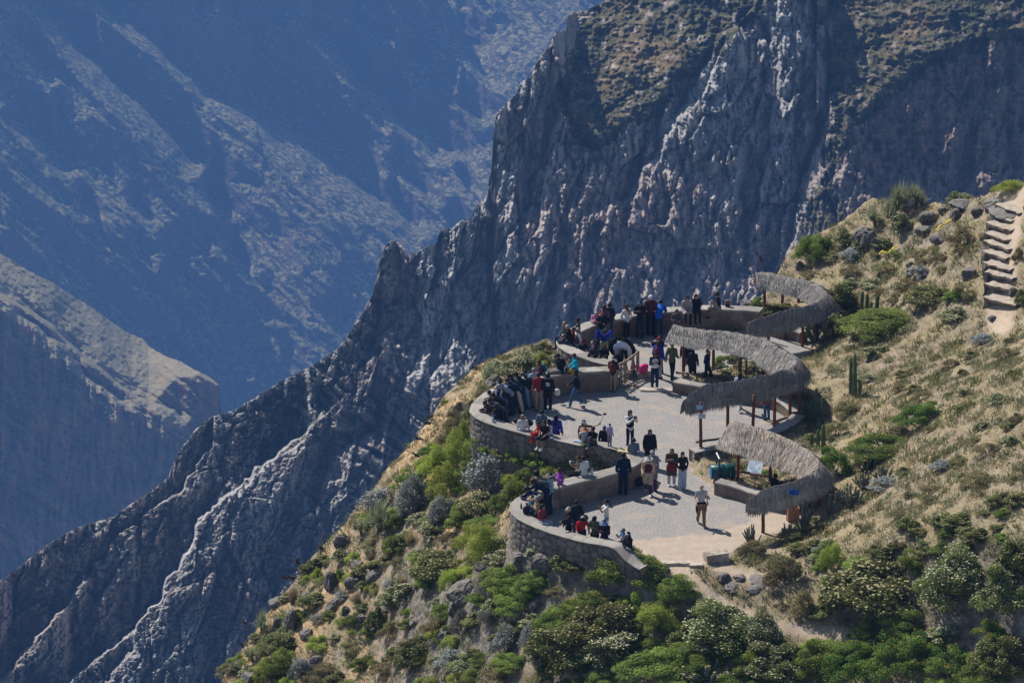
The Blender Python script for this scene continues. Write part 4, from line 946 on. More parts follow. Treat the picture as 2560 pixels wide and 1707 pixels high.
def head_mesh(kind):                  # hair and hats, built round the head's centre
    key = ('head', kind)
    if key in MESH: return MESH[key]
    bm = bmesh.new()
    def cap_shell(r, z0, sc=(1, 1, 1)):
        bmesh.ops.create_uvsphere(bm, u_segments=16, v_segments=12, radius=1)
        bmesh.ops.delete(bm, geom=[v for v in bm.verts if v.co.z < z0], context='VERTS')
        for v in bm.verts: v.co = Vector((v.co.x*r*sc[0], v.co.y*r*sc[1]+.008, v.co.z*r*sc[2]))
    if kind in ('short', 'afro', 'long', 'pony', 'grey_ring', 'bob'):
        if kind == 'afro': ell(bm, (0, .015, .045), (.125, .125, .115), None, 3)
        elif kind == 'grey_ring':
            for s in (1, -1): ell(bm, (.07*s, .03, .0), (.02, .05, .045))
            ell(bm, (0, .085, -.01), (.06, .025, .045))
        else: ell(bm, (0, .022, .03), (.092, .10, .102), None, 3)
        if kind == 'long':
            ell(bm, (0, .06, -.10), (.085, .05, .16), None, 3); ell(bm, (.07, .015, -.09), (.025, .045, .13)); ell(bm, (-.07, .015, -.09), (.025, .045, .13)); ell(bm, (0, .09, -.24), (.07, .035, .14), None, 2)
        if kind == 'bob': ell(bm, (0, .05, -.05), (.09, .06, .09), None, 3)
        if kind == 'pony': ell(bm, (0, .13, .0), (.03, .05, .04)); ell(bm, (0, .16, -.10), (.032, .03, .12))
        for v in bm.verts:
            if v.co.z > -.05: v.co.y += .0
            v.co *= 1+.03*float(noise2(v.co.x*30, v.co.z*30+v.co.y*20, 3))
    elif kind == 'cap':
        cap_shell(.108, .12, (.93, 1.05, 1.02))
        vs = [bm.verts.new((.075*math.cos(a)*1.05, -.08-.11*math.sin(a), .02-.015*abs(math.cos(a)))) for a in np.linspace(0, math.pi, 9)]
        vi = [bm.verts.new((.075*math.cos(a)*1.05, -.06-.05*math.sin(a), .032)) for a in np.linspace(0, math.pi, 9)]
        for i in range(8): bm.faces.new((vs[i], vs[i+1], vi[i+1], vi[i]))
    elif kind in ('sunhat', 'straw', 'cowboy', 'bucket'):
        cap_shell(.11, .0, (.95, 1.05, 1.05)); w = {'sunhat': .19, 'straw': .24, 'cowboy': .22, 'bucket': .15}[kind]; dr = {'bucket': -.045, 'cowboy': .02}.get(kind, -.02)
        rg = []
        for t in (0, .5, 1):
            r = .105+(w-.105)*t
            rg.append([bm.verts.new((r*math.cos(a), r*math.sin(a)*1.05, .02+dr*t+(.035*t*abs(math.cos(a)) if kind == 'cowboy' else .012*t*math.sin(3*a)))) for a in np.linspace(0, 6.2832, 25)[:-1]])
        for A, B in zip(rg[:-1], rg[1:]):
            for i in range(24): bm.faces.new((A[i], A[(i+1) % 24], B[(i+1) % 24], B[i]))
    elif kind == 'beanie':
        cap_shell(.112, -.02, (.93, 1.03, 1.12)); ell(bm, (0, .01, .135), (.028, .028, .028))
    elif kind == 'hood': ell(bm, (0, .05, -.09), (.10, .07, .07), None, 3)
    elif kind == 'shades':
        for s in (1, -1): ell(bm, (.034*s, -.092, .012), (.03, .014, .022))
        for s in (1, -1): tube(bm, (.062*s, -.085, .015), (.082*s, .02, .015), .004, .004, 4)
    elif kind == 'eye': ell(bm, (0, 0, 0), (.011, .006, .007), None, 1)
    elif kind == 'pack':
        ell(bm, (0, .17, 0), (.15, .10, .22), None, 3); ell(bm, (0, .25, -.06), (.10, .05, .11), None, 2)
        for s in (1, -1): tube(bm, (.1*s, .12, .2), (.11*s, -.13, .12), .018, .018, 5); tube(bm, (.11*s, -.13, .12), (.12*s, .1, -.14), .018, .018, 5)
    if kind in ('cap', 'sunhat', 'straw', 'cowboy', 'bucket', 'beanie'): bmesh.ops.solidify(bm, geom=bm.faces[:], thickness=.006)
    me = bpy.data.meshes.new(kind); bm.to_mesh(me); bm.free(); me.polygons.foreach_set('use_smooth', np.ones(len(me.polygons), bool)); me.materials.append(None)
    MESH[key] = me; return me
def part(name, me, mat_, parent):
    o = bpy.data.objects.new(name, me); COL.objects.link(o); o.parent = parent
    o.material_slots[0].link = 'OBJECT'; o.material_slots[0].material = mat_; return o
# colours
BK=(.012,.012,.016); NV=(.012,.022,.07); DN=(.02,.035,.075); WH=(.72,.72,.74); CR=(.62,.54,.42); GY=(.24,.25,.28); DG=(.07,.075,.085); JN=(.05,.12,.24); LJ=(.20,.33,.46); PJ=(.42,.52,.64)
MR=(.16,.02,.03); RD=(.50,.015,.02); BL=(.01,.12,.60); RB=(.02,.04,.42); TQ=(.01,.42,.62); KH=(.36,.27,.17); OL=(.11,.12,.06); PU=(.38,.11,.48); LV=(.50,.34,.62); PK=(.70,.28,.45); TN=(.30,.14,.05); SL=(.08,.13,.18); BG=(.50,.38,.28); LB=(.30,.48,.62); BR=(.10,.05,.03); GN=(.02,.05,.03)
S1=(.42,.24,.16); S2=(.28,.14,.08); S3=(.55,.34,.25)
HB=(.012,.009,.008); HN=(.06,.03,.018); HG=(.30,.29,.28); HW=(.72,.72,.70); HL=(.28,.16,.08)
# head-top pixel, pose, turn, stature, skin, top, trousers, shoes, hair, hat, extra, seat height, label
PE = [
 ((1491,776),'phone',10,1.55,S3,('jacket',PK),('pants',NV),DG,('long',HN),('beanie',WH),None,0,'person in pink and white jacket and white knitted beanie against the far parapet'),
 ((1506,778),'cross',-20,1.6,S2,('jacket',BK),('pants',LJ),DG,('short',HB),('beanie',(.35,.10,.03)),None,0,'person with rust-brown cap, black jacket and blue jeans by the far parapet'),
 ((1512,761),'sit',150,1.65,S3,('jacket',(.20,.09,.16)),('pants',DN),BK,('long',HN),None,None,WZ,'person in mauve jacket sitting on the far parapet, facing the canyon'),
 ((1524,757),'sit',170,1.75,S1,('jacket',(.02,.028,.045)),('pants',BK),BK,('short',HB),None,None,WZ,'person in dark navy jacket sitting on the far parapet beside the mauve jacket'),
 ((1568,760),'pocket',40,1.66,S2,('long',WH),('tight',BK),WH,('long',HN),None,('scarf',(.30,.07,.03)),0,'woman in white jumper and rust scarf leaning on the far parapet'),
 ((1600,752),'phone',-10,1.75,S1,('jacket',BK),('pants',DN),BK,('short',HB),('cap',GY),None,0,'man all in black with grey cap looking down at his hands by the far parapet'),
 ((1627,737),'stand',180,1.88,S3,('jacket',(.09,.02,.022)),('pants',BK),BK,('short',HW),None,None,0,'tall white-haired man in dark maroon jacket seen from behind'),
 ((1652,749),'lean',165,1.80,S1,('jacket',BL),('pants',DN),BK,('short',HB),None,None,0,'person in bright blue jacket bent over the far parapet'),
 ((1692,773),'cross',-15,1.5,S1,('jacket',DG),('pants',DG),BK,('short',HB),('beanie',DG),None,0,'person in grey jacket with folded arms behind the left tip of the middle thatch'),
 ((1411,802),'sit',-70,1.72,S3,('jacket',DG),('pants',DN),BK,('grey_ring',HN),None,None,WZ,'bald person in dark top, highest of the group on the parapet corner'),
 ((1419,811),'sit',-110,1.7,S1,('jacket',BK),('pants',DG),GY,('short',HG),('beanie',HG),None,WZ,'grey-capped person in black sitting with legs over the parapet corner'),
 ((1444,794),'stand',-100,1.7,S2,('jacket',DG),('pants',BK),BK,('short',HB),None,None,.25,'dark-haired person in charcoal jacket standing behind the parapet corner'),
 ((1433,818),'sit',-60,1.65,S1,('jacket',RD),('pants',DN),BK,('short',HN),None,None,.75,'person in red top half hidden behind the man in the white shirt'),
 ((1444,819),'stand',-60,1.7,S2,('long',WH),('pants',CR),BR,('short',HG),None,('vest',DG),0,'man in white shirt and cream trousers at the parapet corner'),
 ((1457,848),'ground',-40,1.65,S1,('jacket',BK),('pants',BK),BK,('short',HB),('beanie',(.22,.02,.04)),None,.55,'person in dark red beanie and black jacket sitting behind the planted parapet'),
 ((1510,826),'over',0,1.72,S1,('jacket',RB),('pants',(.36,.36,.16)),BK,('short',HB),None,('apron',(.42,.42,.20)),0,'person pulling a royal blue jacket over the head, yellow-green shirt below'),
 ((1483,851),'ground',-70,1.65,S1,('jacket',NV),('pants',DN),BK,('short',HB),('beanie',HG),None,.6,'person in grey knitted hat and navy jacket leaning back on the parapet'),
 ((1484,862),'ground',-30,1.5,S2,('jacket',(.05,.03,.04)),('pants',BK),WH,('long',HB),('beanie',(.24,.12,.20)),None,.7,'person in mauve headscarf crouching on the parapet with a white shoe'),
 ((1510,861),'ground',0,1.55,S2,('jacket',BK),('pants',BK),BK,('long',HB),('beanie',(.12,.04,.08)),None,.65,'person in black with plum-coloured hat sitting at the end of the planted parapet'),
 ((1560,868),'bend',150,1.7,S1,('coat',BK),('shorts',BK),BK,('short',HB),None,None,.0,'person bent down beneath the black and white cloth by the fence'),
 ((1534,891),'phone',160,1.6,S1,('jacket',(.04,.02,.035)),('pants',KH),BR,('bob',HN),('sunhat',(.62,.62,.60)),('pack',MR),0,'person in pale sun hat and dark jacket with maroon pack beside the fence'),
 ((1650,839),'photo',-60,1.7,S1,('jacket',BK),('pants',DG),BK,('short',HB),('cap',RD),None,0,'person in red cap holding a phone up over the crowd'),
 ((1647,851),'stand',150,1.72,S2,('jacket',RB),('pants',(.45,.45,.50)),BK,('bob',HN),None,('pack',MR),0,'person in royal blue jacket with maroon backpack and pale trousers'),
 ((1638,880),'phone',0,1.7,S2,('long',BK),('pants',DN),WH,('bob',HB),None,('vest',WH),0,'woman in white waistcoat over black sleeves walking towards the kerb'),
 ((1681,856),'walk',160,1.7,S1,('jacket',OL),('tight',BK),BK,('short',HN),None,None,0,'person in olive top and black leggings at the left end of the middle thatch'),
 ((1718,843),'stand',180,1.78,S1,('jacket',NV),('shorts',GY),BK,('short',HB),None,None,0,'person in navy jacket and grey shorts, head hidden by the middle thatch'),
 ((1733,872),'stand',170,1.5,S2,('jacket',(.02,.02,.018)),('shorts',BK),BR,('long',HB),None,None,0,'long-haired woman in dark jacket with bare legs under the middle thatch'),
 ((1770,873),'walk',60,1.6,S1,('jacket',NV),('pants',BK),BK,('short',HL),('cap',(.35,.14,.06)),None,0,'man in navy jacket with ginger cap striding right under the middle thatch'),
 ((1718,740),'sit',10,1.66,S3,('coat',(.36,.32,.30)),('tight',BK),BK,('long',HB),None,None,WZ,'woman in beige-grey coat sitting on the far parapet'),
 ((1740,735),'sit',15,1.7,S3,('coat',BK),('tight',BK),BK,('long',HN),None,None,WZ,'woman in long black coat sitting on the far parapet'),
 ((1793,730),'sitknee',-75,1.7,S1,('tee',BK),('shorts',GY),BR,('short',HB),('cap',BK),None,WZ,'man in black T-shirt sitting sideways on the far parapet with a raised knee'),
 ((1851,930),'walk',160,1.72,S2,('long',(.50,.55,.62)),('pants',(.58,.62,.68)),WH,('long',HB),None,None,0,'dark-haired woman in pale blue walking behind the lower arm of the middle thatch'),
 ((1918,968),'stand',-150,1.45,S2,('jacket',(.30,.06,.04)),('pants',JN),NV,('short',HG),('cap',(.22,.30,.34)),('pack',(.03,.22,.10)),0,'person in rust-red top and blue jeans with green pack under the middle thatch'),
 ((1939,1183),'ground',120,1.5,S2,('jacket',BK),('pants',BK),BK,('short',HB),('cap',BK),None,.3,'small dark figure in black sitting inside the nearest thatched shelter'),
 # middle bay, crowded left end
 ((1212,1001),'lean',-80,1.66,S2,('jacket',(.05,.03,.04)),('pants',BK),BK,('short',HN),None,None,0,'leftmost person of the crowd in the middle bay, dark maroon jacket'),
 ((1226,994),'lean',-70,1.70,S1,('jacket',DG),('pants',DN),BK,('short',HB),None,None,0,'dark-haired person in charcoal jacket, second from the left of the middle bay crowd'),
 ((1237,1011),'phone',-50,1.6,S2,('jacket',BK),('pants',JN),BK,('short',HB),('cap',BK),None,0,'person in black cap and black jacket beside the blue water bottle'),
 ((1232,982),'lean',-65,1.72,S1,('jacket',BK),('pants',BK),BK,('short',HB),None,'shades',0,'person with sunglasses and black jacket behind the black-capped person'),
 ((1245,960),'stand',-100,1.70,S3,('jacket',NV),('pants',DG),BK,('short',HG),None,('vest',(.5,.52,.56)),0,'grey-haired person in navy with a pale body warmer leaning in the middle bay'),
 ((1249,948),'lean',-110,1.74,S1,('long',(.30,.34,.42)),('pants',DN),BK,('short',HB),('cap',WH),None,0,'person in white cap leaning out at the back of the middle bay'),
 ((1222,975),'lean',-95,1.60,S1,('jacket',BK),('pants',BK),BK,('short',HB),None,None,0,'dark-haired person in black nearest the grey boulder outside the parapet'),
 ((1234,974),'lean',-100,1.66,S3,('jacket',SL),('pants',DG),BK,('short',HW),None,None,0,'white-haired person in slate jacket among the middle bay crowd'),
 ((1269,944),'lean',-95,1.78,S1,('jacket',NV),('pants',CR),BK,('short',HN),None,None,0,'brown-haired person in navy jacket and cream shorts leaning over the parapet'),
 ((1274,934),'lean',-105,1.80,S1,('jacket',(.02,.04,.05)),('pants',JN),BK,('short',HB),None,None,0,'dark-haired person in jeans and deep teal jacket leaning over the parapet'),
 ((1290,930),'lean',-110,1.80,S1,('jacket',BK),('pants',LJ),BR,('short',HB),None,('patch',(.5,.5,.5)),0,'person in black jacket with a pale square on the back and light jeans'),
 ((1305,927),'lean',-110,1.80,S1,('jacket',(.025,.03,.04)),('pants',KH),BR,('grey_ring',HN),None,None,0,'bald person in black jacket and khaki trousers leaning on the parapet'),
 ((1312,922),'lean',-130,1.76,S1,('jacket',LB),('pants',(.5,.5,.55)),BR,('short',HB),('cap',DG),None,0,'person in pale blue jacket and dark cap leaning on the parapet'),
 ((1334,918),'stand',-140,1.68,S1,('long',(.40,.46,.56)),('pants',DN),BK,('short',HG),('cap',HG),None,0,'grey-capped person in pale blue check shirt behind the man in the red polo'),
 ((1347,930),'stand',180,1.74,S2,('tee',(.30,.02,.035)),('pants',(.36,.29,.24)),BK,('short',HB),None,None,0,'man in dark red polo shirt and khaki trousers seen from behind'),
 ((1370,933),'stand',175,1.70,S1,('jacket',BK),('pants',BK),WH,('short',HB),('beanie',BK),('patch',(.55,.5,.46)),0,'person in black hoodie with a round pale emblem on the back'),
 ((1347,899),'sit',-80,1.66,S1,('jacket',(.12,.02,.04)),('pants',NV),BK,('bob',HN),None,('pack',(.02,.13,.24)),.75,'person in maroon top with blue backpack above the crowd'),
 ((1394,883),'sithands',-70,1.74,S1,('jacket',BK),('pants',(.3,.28,.26)),BK,('short',HB),('cap',BK),('pack',BK),WZ,'person in black cap and black jacket sitting on the back parapet of the middle bay'),
 ((1435,883),'sit',-80,1.62,S1,('jacket',TQ),('pants',DN),BK,('bob',HN),None,'shades',WZ,'woman in turquoise jacket sitting on the back parapet of the middle bay'),
 ((1438,924),'walk',-80,1.66,S2,('jacket',(.012,.014,.03)),('pants',JN),WH,('long',HB),None,None,0,'woman in black jacket and jeans with white shoes walking left across the gravel'),
 ((1356,1023),'stand',150,1.72,S1,('jacket',SL),('pants',DN),BK,('short',HB),('cap',(.05,.13,.22)),None,0,'man in slate blue jacket and teal cap with his back turned in the middle bay'),
 ((1307,1036),'stand',10,1.62,S1,('long',WH),('tight',BK),WH,('long',HL),None,'shades',0,'woman with long fair hair in a white long-sleeved top behind the front parapet'),
 ((1291,1046),'bend',-80,1.7,S1,('jacket',BK),('pants',BK),BK,('short',HB),None,None,.15,'person in black bent over towards the left behind the front parapet'),
 ((1344,1054),'sit',-70,1.15,S1,('long',RD),('pants',RD),RD,('short',HN),None,None,WZ,'small child dressed in red sitting on the front parapet'),
 ((1360,1050),'sit',-40,1.62,S1,('tee',BK),('shorts',BK),WH,('long',HB),None,'shades',WZ-.05,'woman in black with sunglasses sitting beside the child in red'),
 ((1371,1047),'sitphone',-60,1.64,S1,('tank',WH),('shorts',JN),WH,('long',HB),None,None,WZ-.1,'woman in white sleeveless top holding out a phone on the front parapet'),
 ((1390,1036),'stand',165,1.66,S1,('jacket',(.05,.04,.34)),('tight',BK),BK,('long',HB),None,None,0,'woman with long black hair in an indigo jacket seen from behind'),
 ((1460,1049),'selfie',20,1.62,S1,('tee',BK),('pants',BK),WH,('long',HB),('cap',WH),None,0,'woman in white cap holding out a selfie stick'),
 ((1462,1066),'sit',10,1.64,S2,('tank',(.45,.52,.68)),('shorts',OL),BR,('bob',HN),('straw',(.60,.36,.24)),None,WZ-.08,'woman in wide straw hat and pale blue top sitting on the parapet'),
 ((1482,1066),'sitknee',-40,1.68,S2,('tee',BK),('pants',DG),GY,('short',HB),None,None,WZ-.05,'dark-haired man in black hugging a knee on the parapet'),
 ((1511,1064),'stand',0,1.45,S2,('jacket',BK),('pants',BK),BK,('short',HB),('cap',(.06,.10,.45)),None,0,'person in blue cap and black standing behind the small child in lavender'),
 ((1525,1058),'stand',150,1.0,S1,('jacket',LV),('pants',(.25,.27,.32)),WH,('short',HN),('beanie',WH),None,WZ,'small child in lavender jacket and white beanie standing on the parapet'),
 ((1576,1025),'photo',30,1.72,S1,('long',WH),('tight',BK),BK,('long',HB),None,('vest',BK),0,'woman in white sleeves and black body warmer taking a picture on the open gravel'),
 ((1625,1073),'stand',5,1.64,S3,('coat',BK),('pants',BK),BK,('long',HN),None,'shades',0,'woman in loose black hooded top with sunglasses walking over the gravel'),
 ((1584,1094),'phone',-170,1.60,S1,('jacket',(.14,.18,.24)),('tight',BK),BK,('short',HB),('bucket',BK),None,0,'person in black bucket hat and grey-blue body warmer at the tip of the parapet'),
 ((1621,1139),'walk',0,1.66,S2,('coat',BG),('tight',(.05,.01,.03)),WH,('long',HB),('sunhat',WH),('vest',(.10,.015,.03)),0,'woman in wide white sun hat, maroon cardigan and beige dress'),
 ((1631,1125),'walk',15,1.68,S1,('coat',(.22,.23,.25)),('pants',(.10,.04,.05)),BK,('short',HG),('cap',(.32,.42,.52)),None,0,'man in pale blue cap and grey coat behind the woman in the white sun hat'),
 ((1680,1121),'phone',5,1.62,S1,('coat',(.10,.075,.045)),('pants',(.52,.56,.62)),WH,('bob',HN),('cap',HG),('apron',(.30,.015,.03)),0,'woman in olive-brown jacket with a red wrap round her waist'),
 ((1707,1129),'pocket',10,1.62,S3,('long',BK),('wide',PJ),WH,('long',HB),None,None,0,'woman in black jumper and wide pale jeans, right of the red wrap'),
 ((1559,1130),'stand',175,1.80,S2,('jacket',(.008,.016,.05)),('pants',(.01,.02,.05)),BK,('short',HB),('cap',(.02,.03,.06)),None,0,'man all in navy with dark cap standing at the tip of the parapet, back turned'),
 ((1754,1210),'walk',0,1.74,S3,('tee',(.40,.41,.45)),('pants',(.26,.13,.06)),BR,('grey_ring',HG),None,('waist',BK),0,'grey-haired man in grey T-shirt with a jacket tied round his waist'),
 ((1445,1138),'sitphone',-80,1.70,S1,('tee',(.15,.15,.10)),('pants',BK),BK,('short',HN),('cap',OL),None,WZ-.05,'man in olive T-shirt and cap sitting on the parapet with a drink'),
 ((1458,1139),'sit',-150,1.70,S1,('long',WH),('pants',CR),BK,('short',HB),None,None,WZ-.05,'dark-haired man in white shirt hunched on the parapet, back turned'),
 # near bay
 ((1341,1176),'lean',-85,1.90,S2,('jacket',(.22,.18,.13)),('pants',LJ),BR,('afro',HB),None,None,.1,'person with big dark curly hair in beige jacket leaning over the near parapet'),
 ((1335,1196),'lean',-80,1.74,S2,('jacket',NV),('pants',DN),BK,('afro',HN),None,('pack',DG),.05,'curly brown-haired person in navy jacket at the near parapet'),
 ((1318,1215),'lean',-75,1.70,S2,('jacket',(.012,.02,.08)),('pants',DN),BK,('short',HB),('cap',BK),None,0,'person in black cap and navy top, leftmost at the near parapet'),
 ((1374,1180),'stand',-80,1.70,S2,('jacket',LB),('tight',BK),BK,('bob',HB),('sunhat',HG),None,0,'person in grey sun hat and light blue jacket beside the purple jumper'),
 ((1398,1169),'phone',-50,1.68,S2,('long',PU),('pants',JN),BK,('bob',HN),None,None,0,'woman in bright purple jumper and jeans'),
 ((1330,1237),'phone',-60,1.50,S2,('long',(.06,.20,.32)),('pants',JN),BK,('bob',HN),('straw',(.50,.38,.26)),None,0,'person in beige straw hat and blue shirt by the black bag'),
 ((1340,1240),'phone',-70,1.60,S3,('jacket',KH),('pants',DN),BK,('short',HG),('cap',(.60,.56,.50)),None,0,'person in cream cap and khaki body warmer at the near parapet'),
 ((1349,1235),'hands',-50,1.66,S1,('jacket',BK),('pants',DN),BK,('short',HG),('cap',HG),None,0,'man in grey cap and black jacket beside the khaki body warmer'),
 ((1357,1259),'sit',60,1.66,S1,('long',(.28,.04,.06)),('pants',PJ),WH,('long',HB),None,None,WZ-.08,'long-haired woman in red and white striped jumper sitting on the near parapet'),
 ((1421,1266),'point',-60,1.74,S1,('jacket',BK),('pants',BK),BK,('short',HG),('cap',(.66,.60,.48)),'shades',0,'man in cream cap and black jacket stretching out an arm'),
 ((1442,1248),'stand',175,1.74,S1,('jacket',(.015,.03,.035)),('pants',DG),BK,('short',HB),('cap',(.55,.50,.42)),None,0,'man in beige cap and dark green jacket seen from behind'),
 ((1457,1289),'hands',5,1.64,S3,('long',RD),('pants',DN),BK,('short',HG),('cowboy',BK),None,0,'man in red jumper and black brimmed hat resting both hands on the parapet'),
 ((1486,1289),'phone',-20,1.64,S2,('tee',(.09,.11,.09)),('pants',BK),BK,('short',HB),('cap',BK),None,0,'man in camouflage shirt and black cap behind the near parapet'),
 ((1510,1299),'phone',-30,1.60,S2,('jacket',(.03,.02,.035)),('pants',JN),BK,('short',HB),('sunhat',(.25,.32,.55)),('pack',BK),0,'person in blue and white sun hat with black backpack at the near parapet'),
 ((1515,1247),'photo',-80,1.66,S2,('tee',WH),('pants',LJ),WH,('pony',HB),None,'shades',0,'woman with ponytail and white T-shirt taking a picture in the near bay'),
 ((1558,1320),'sitphone',-60,1.3,S1,('tee',(.10,.26,.55)),('pants',JN),WH,('short',HN),('cap',(.12,.30,.62)),None,.75,'boy in light blue cap and blue T-shirt at the end of the near parapet'),
 ((1570,1328),'sitphone',-60,1.62,S2,('jacket',BK),('pants',(.60,.56,.50)),WH,('long',HB),('cap',WH),None,.62,'woman in white cap, black jacket and cream trousers at the end of the near parapet')]
for p in PE:
    J = pose(p[1]); k = p[1]
    want(('body', k), lambda: b_body(J), .02, 2); want(('top', k, p[5][0]), lambda: b_top(J, p[5][0]), .024, 3); want(('bot', k, p[6][0]), lambda: b_bot(J, p[6][0]), .024, 2); want(('shoe', k), lambda: b_shoe(J), .02, 2)
bake()
for k in {p[1] for p in PE}:             # join the modelled fingers to each body
    bm = bmesh.new(); bm.from_mesh(MESH[('body', k)]); hand_verts(bm, pose(k)); bm.to_mesh(MESH[('body', k)]); bm.free()
M_EYE = cm((.02, .015, .012), .3, 'eye_colour'); M_SHADE = cm((.01, .01, .012), .15, 'dark_lens')
TOPN = {'coat': 'coat', 'jacket': 'jacket', 'tee': 'shirt', 'tank': 'sleeveless_top', 'long': 'jumper', 'dress': 'dress'}
BOTN = {'pants': 'trousers', 'tight': 'leggings', 'wide': 'jeans', 'shorts': 'shorts', 'skirt': 'skirt'}
WR = {}
for n_, (hp, ps, rot, H, skin, top, bot, shoe, hair, hat, ex, zb, lab) in enumerate(PE):
    J = pose(ps); sc = H/1.7; ht = J['hed']+V3(0, 0, .115+(.02 if hat else .012))
    x, y, _ = PZ(hp[0], hp[1], zb+ht[2]*sc); th = R(rot+random.uniform(-6, 6)); c, s = math.cos(th), math.sin(th)
    ox, oy = ht[0]*sc, ht[1]*sc; X0, Y0 = float(x)-(ox*c-oy*s), float(y)-(ox*s+oy*c)
    o = bpy.data.objects.new('person', MESH[('body', ps)]); COL.objects.link(o); o.location = (X0, Y0, zb); o.rotation_euler = (0, 0, th)
    bw = random.uniform(.95, 1.06); o.scale = (sc*bw, sc*bw, sc)
    o.material_slots[0].link = 'OBJECT'; o.material_slots[0].material = cm(skin, .6, 'skin')
    tag(o, lab, 'person', 'visitors at the viewpoint')
    part(TOPN[top[0]], MESH[('top', ps, top[0])], cm(top[1]), o); part(BOTN[bot[0]], MESH[('bot', ps, bot[0])], cm(bot[1]), o)
    part('shoes', MESH[('shoe', ps)], cm(shoe), o)
    T = tilt(J).to_4x4(); hm = Matrix.Translation(Vector(J['hed'])) @ T
    q = part('hair', head_mesh(hair[0]), cm(hair[1], .6, 'hair_colour'), o); q.matrix_local = hm
    if hat: q = part('hat', head_mesh(hat[0]), cm(hat[1]), o); q.matrix_local = hm
    if ex == 'shades': q = part('sunglasses', head_mesh('shades'), M_SHADE, o); q.matrix_local = hm
    else:
        for sx in (1, -1): q = part('eye', head_mesh('eye'), M_EYE, o); q.matrix_local = hm @ Matrix.Translation((.032*sx, -.094, .012))
    if isinstance(ex, tuple):
        kd, cl = ex; A = align(J['che'], J['nek']).to_4x4(); cmx = Matrix.Translation(Vector(J['che'])) @ A
        if kd == 'pack': q = part('backpack', head_mesh('pack'), cm(cl), o); q.matrix_local = cmx
        else:
            bm = bmesh.new()
            if kd == 'vest': ell(bm, (0, 0, .0), (.178, .135, .20), None, 3); ell(bm, (0, .01, -.17), (.17, .13, .15), None, 3); nm = 'waistcoat'
            elif kd == 'patch': box(bm, (0, .135, .02), (.17, .012, .17), bev=.004); nm = 'back_emblem'
            elif kd == 'scarf': ell(bm, (0, -.03, .19), (.10, .10, .06), None, 3); ell(bm, (.03, -.12, .06), (.04, .03, .14)); nm = 'scarf'
            elif kd == 'apron': ell(bm, (0, -.02, -.33), (.18, .15, .22), None, 3); nm = 'wrap'
            else:
                ell(bm, (0, 0, -.30), (.17, .14, .06), None, 3); ell(bm, (.17, .02, -.50), (.05, .09, .24)); ell(bm, (-.17, .02, -.50), (.05, .09, .24)); ell(bm, (0, .10, -.45), (.15, .06, .2)); nm = 'tied_jacket'
            q = obj_bm(nm, bm, cm(cl), o, True); q.matrix_local = cmx
    M4 = Matrix.Translation((X0, Y0, zb)) @ Matrix.Rotation(th, 4, 'Z') @ Matrix.Diagonal((sc, sc, sc, 1))
    WR[n_] = (M4 @ ((Vector(J['wrR'])+Vector(J['wrL']))/2), M4 @ Vector(J['wrR']), th)
# phones in hands
def short(l):
    l = l.split(' and ')[0].split(' with ')[0]; return ' '.join(l.split()[:9])
for n_, p in enumerate(PE):
    if p[1] in ('photo', 'sitphone', 'phone') and not any(w in p[12] for w in ('drink', 'wrap', 'beanie and', 'waistcoat', 'sun hat and light')):
        c, r, th = WR[n_]; bm = bmesh.new(); box(bm, (0, 0, 0), (.075, .012, .15) if n_ % 2 else (.15, .012, .075), bev=.004)
        root = obj_bm('phone', bm, cm(BK, .3, 'phone_case')); root.location = c+Vector((math.sin(th)*.06, -math.cos(th)*.06, .07)); root.rotation_euler = (R(-15), 0, th)
        bm = bmesh.new(); box(bm, (0, .0075, 0), (.066, .003, .135) if n_ % 2 else (.135, .003, .066)); obj_bm('screen', bm, cm((.05, .07, .1), .15, 'glass_screen'), root)
        tag(root, 'phone held by '+short(p[12]), 'phone', 'phones held up by visitors')
i = [k for k, p in enumerate(PE) if p[1] == 'selfie'][0]; r = WR[i][1]; tip = Vector(PP(1512, 1037, 0)); D = r.y-.15; tip = Vector([float(q) for q in PD(1512, 1037, D)])
bm = bmesh.new(); tube(bm, (0, 0, 0), tip-r, .011, .008, 6); root = obj_bm('selfie_stick', bm, M_METAL); root.location = r
bm = bmesh.new(); box(bm, tip-r+Vector((0, 0, .04)), (.14, .02, .075), bev=.004); obj_bm('phone_holder', bm, cm(BK, .3, 'phone_case'), root)
tag(root, 'long thin selfie stick held by the woman in the white cap', 'selfie stick')
i = [k for k, p in enumerate(PE) if 'drink' in p[12]][0]; c = WR[i][0]; bm = bmesh.new(); tube(bm, (0, 0, 0), (0, 0, .13), .03, .04, 10); o = obj_bm('cup', bm, cm(WH)); o.location = c+Vector((-.05, 0, .05)); tag(o, 'white cup in the hands of the man in the olive T-shirt', 'cup')
# the black and white cloth being shaken out by the fence
x, y, _ = PP(1555, 874, .95); n = 34; u = np.linspace(-1, 1, n); w = np.linspace(-1, 1, n); U, W = np.meshgrid(u, w)
rr = np.hypot(U, W); th = np.arctan2(W, U); sq = np.maximum(np.abs(U), np.abs(W))/np.maximum(rr, 1e-6); U2 = U*sq; W2 = W*sq
Xc = U2*.58+.1*W2; Zc = .48*W2-.24*U2+.05*fbm(U*2, W*2, 2, 5); Yc = -.25*(1-U2**2-W2**2)+.06*fbm(U*3, W*3, 2, 7)
fc = grid_faces(n, n); cx_ = (np.abs(U)+0).reshape(-1)[fc].mean(1); cw = np.abs(W).reshape(-1)[fc].mean(1); cu = U.reshape(-1)[fc].mean(1)
mi = ((np.maximum(cx_, cw) > .72) | (cu < -.62)).astype(int)
o = mesh_np('cloth', np.stack([Xc, Yc, Zc], -1).reshape(-1, 3), fc, [cm((.78,.80,.84), .9, 'white_cloth'), cm(BK, .9, 'black_trim')], None, True, mi)
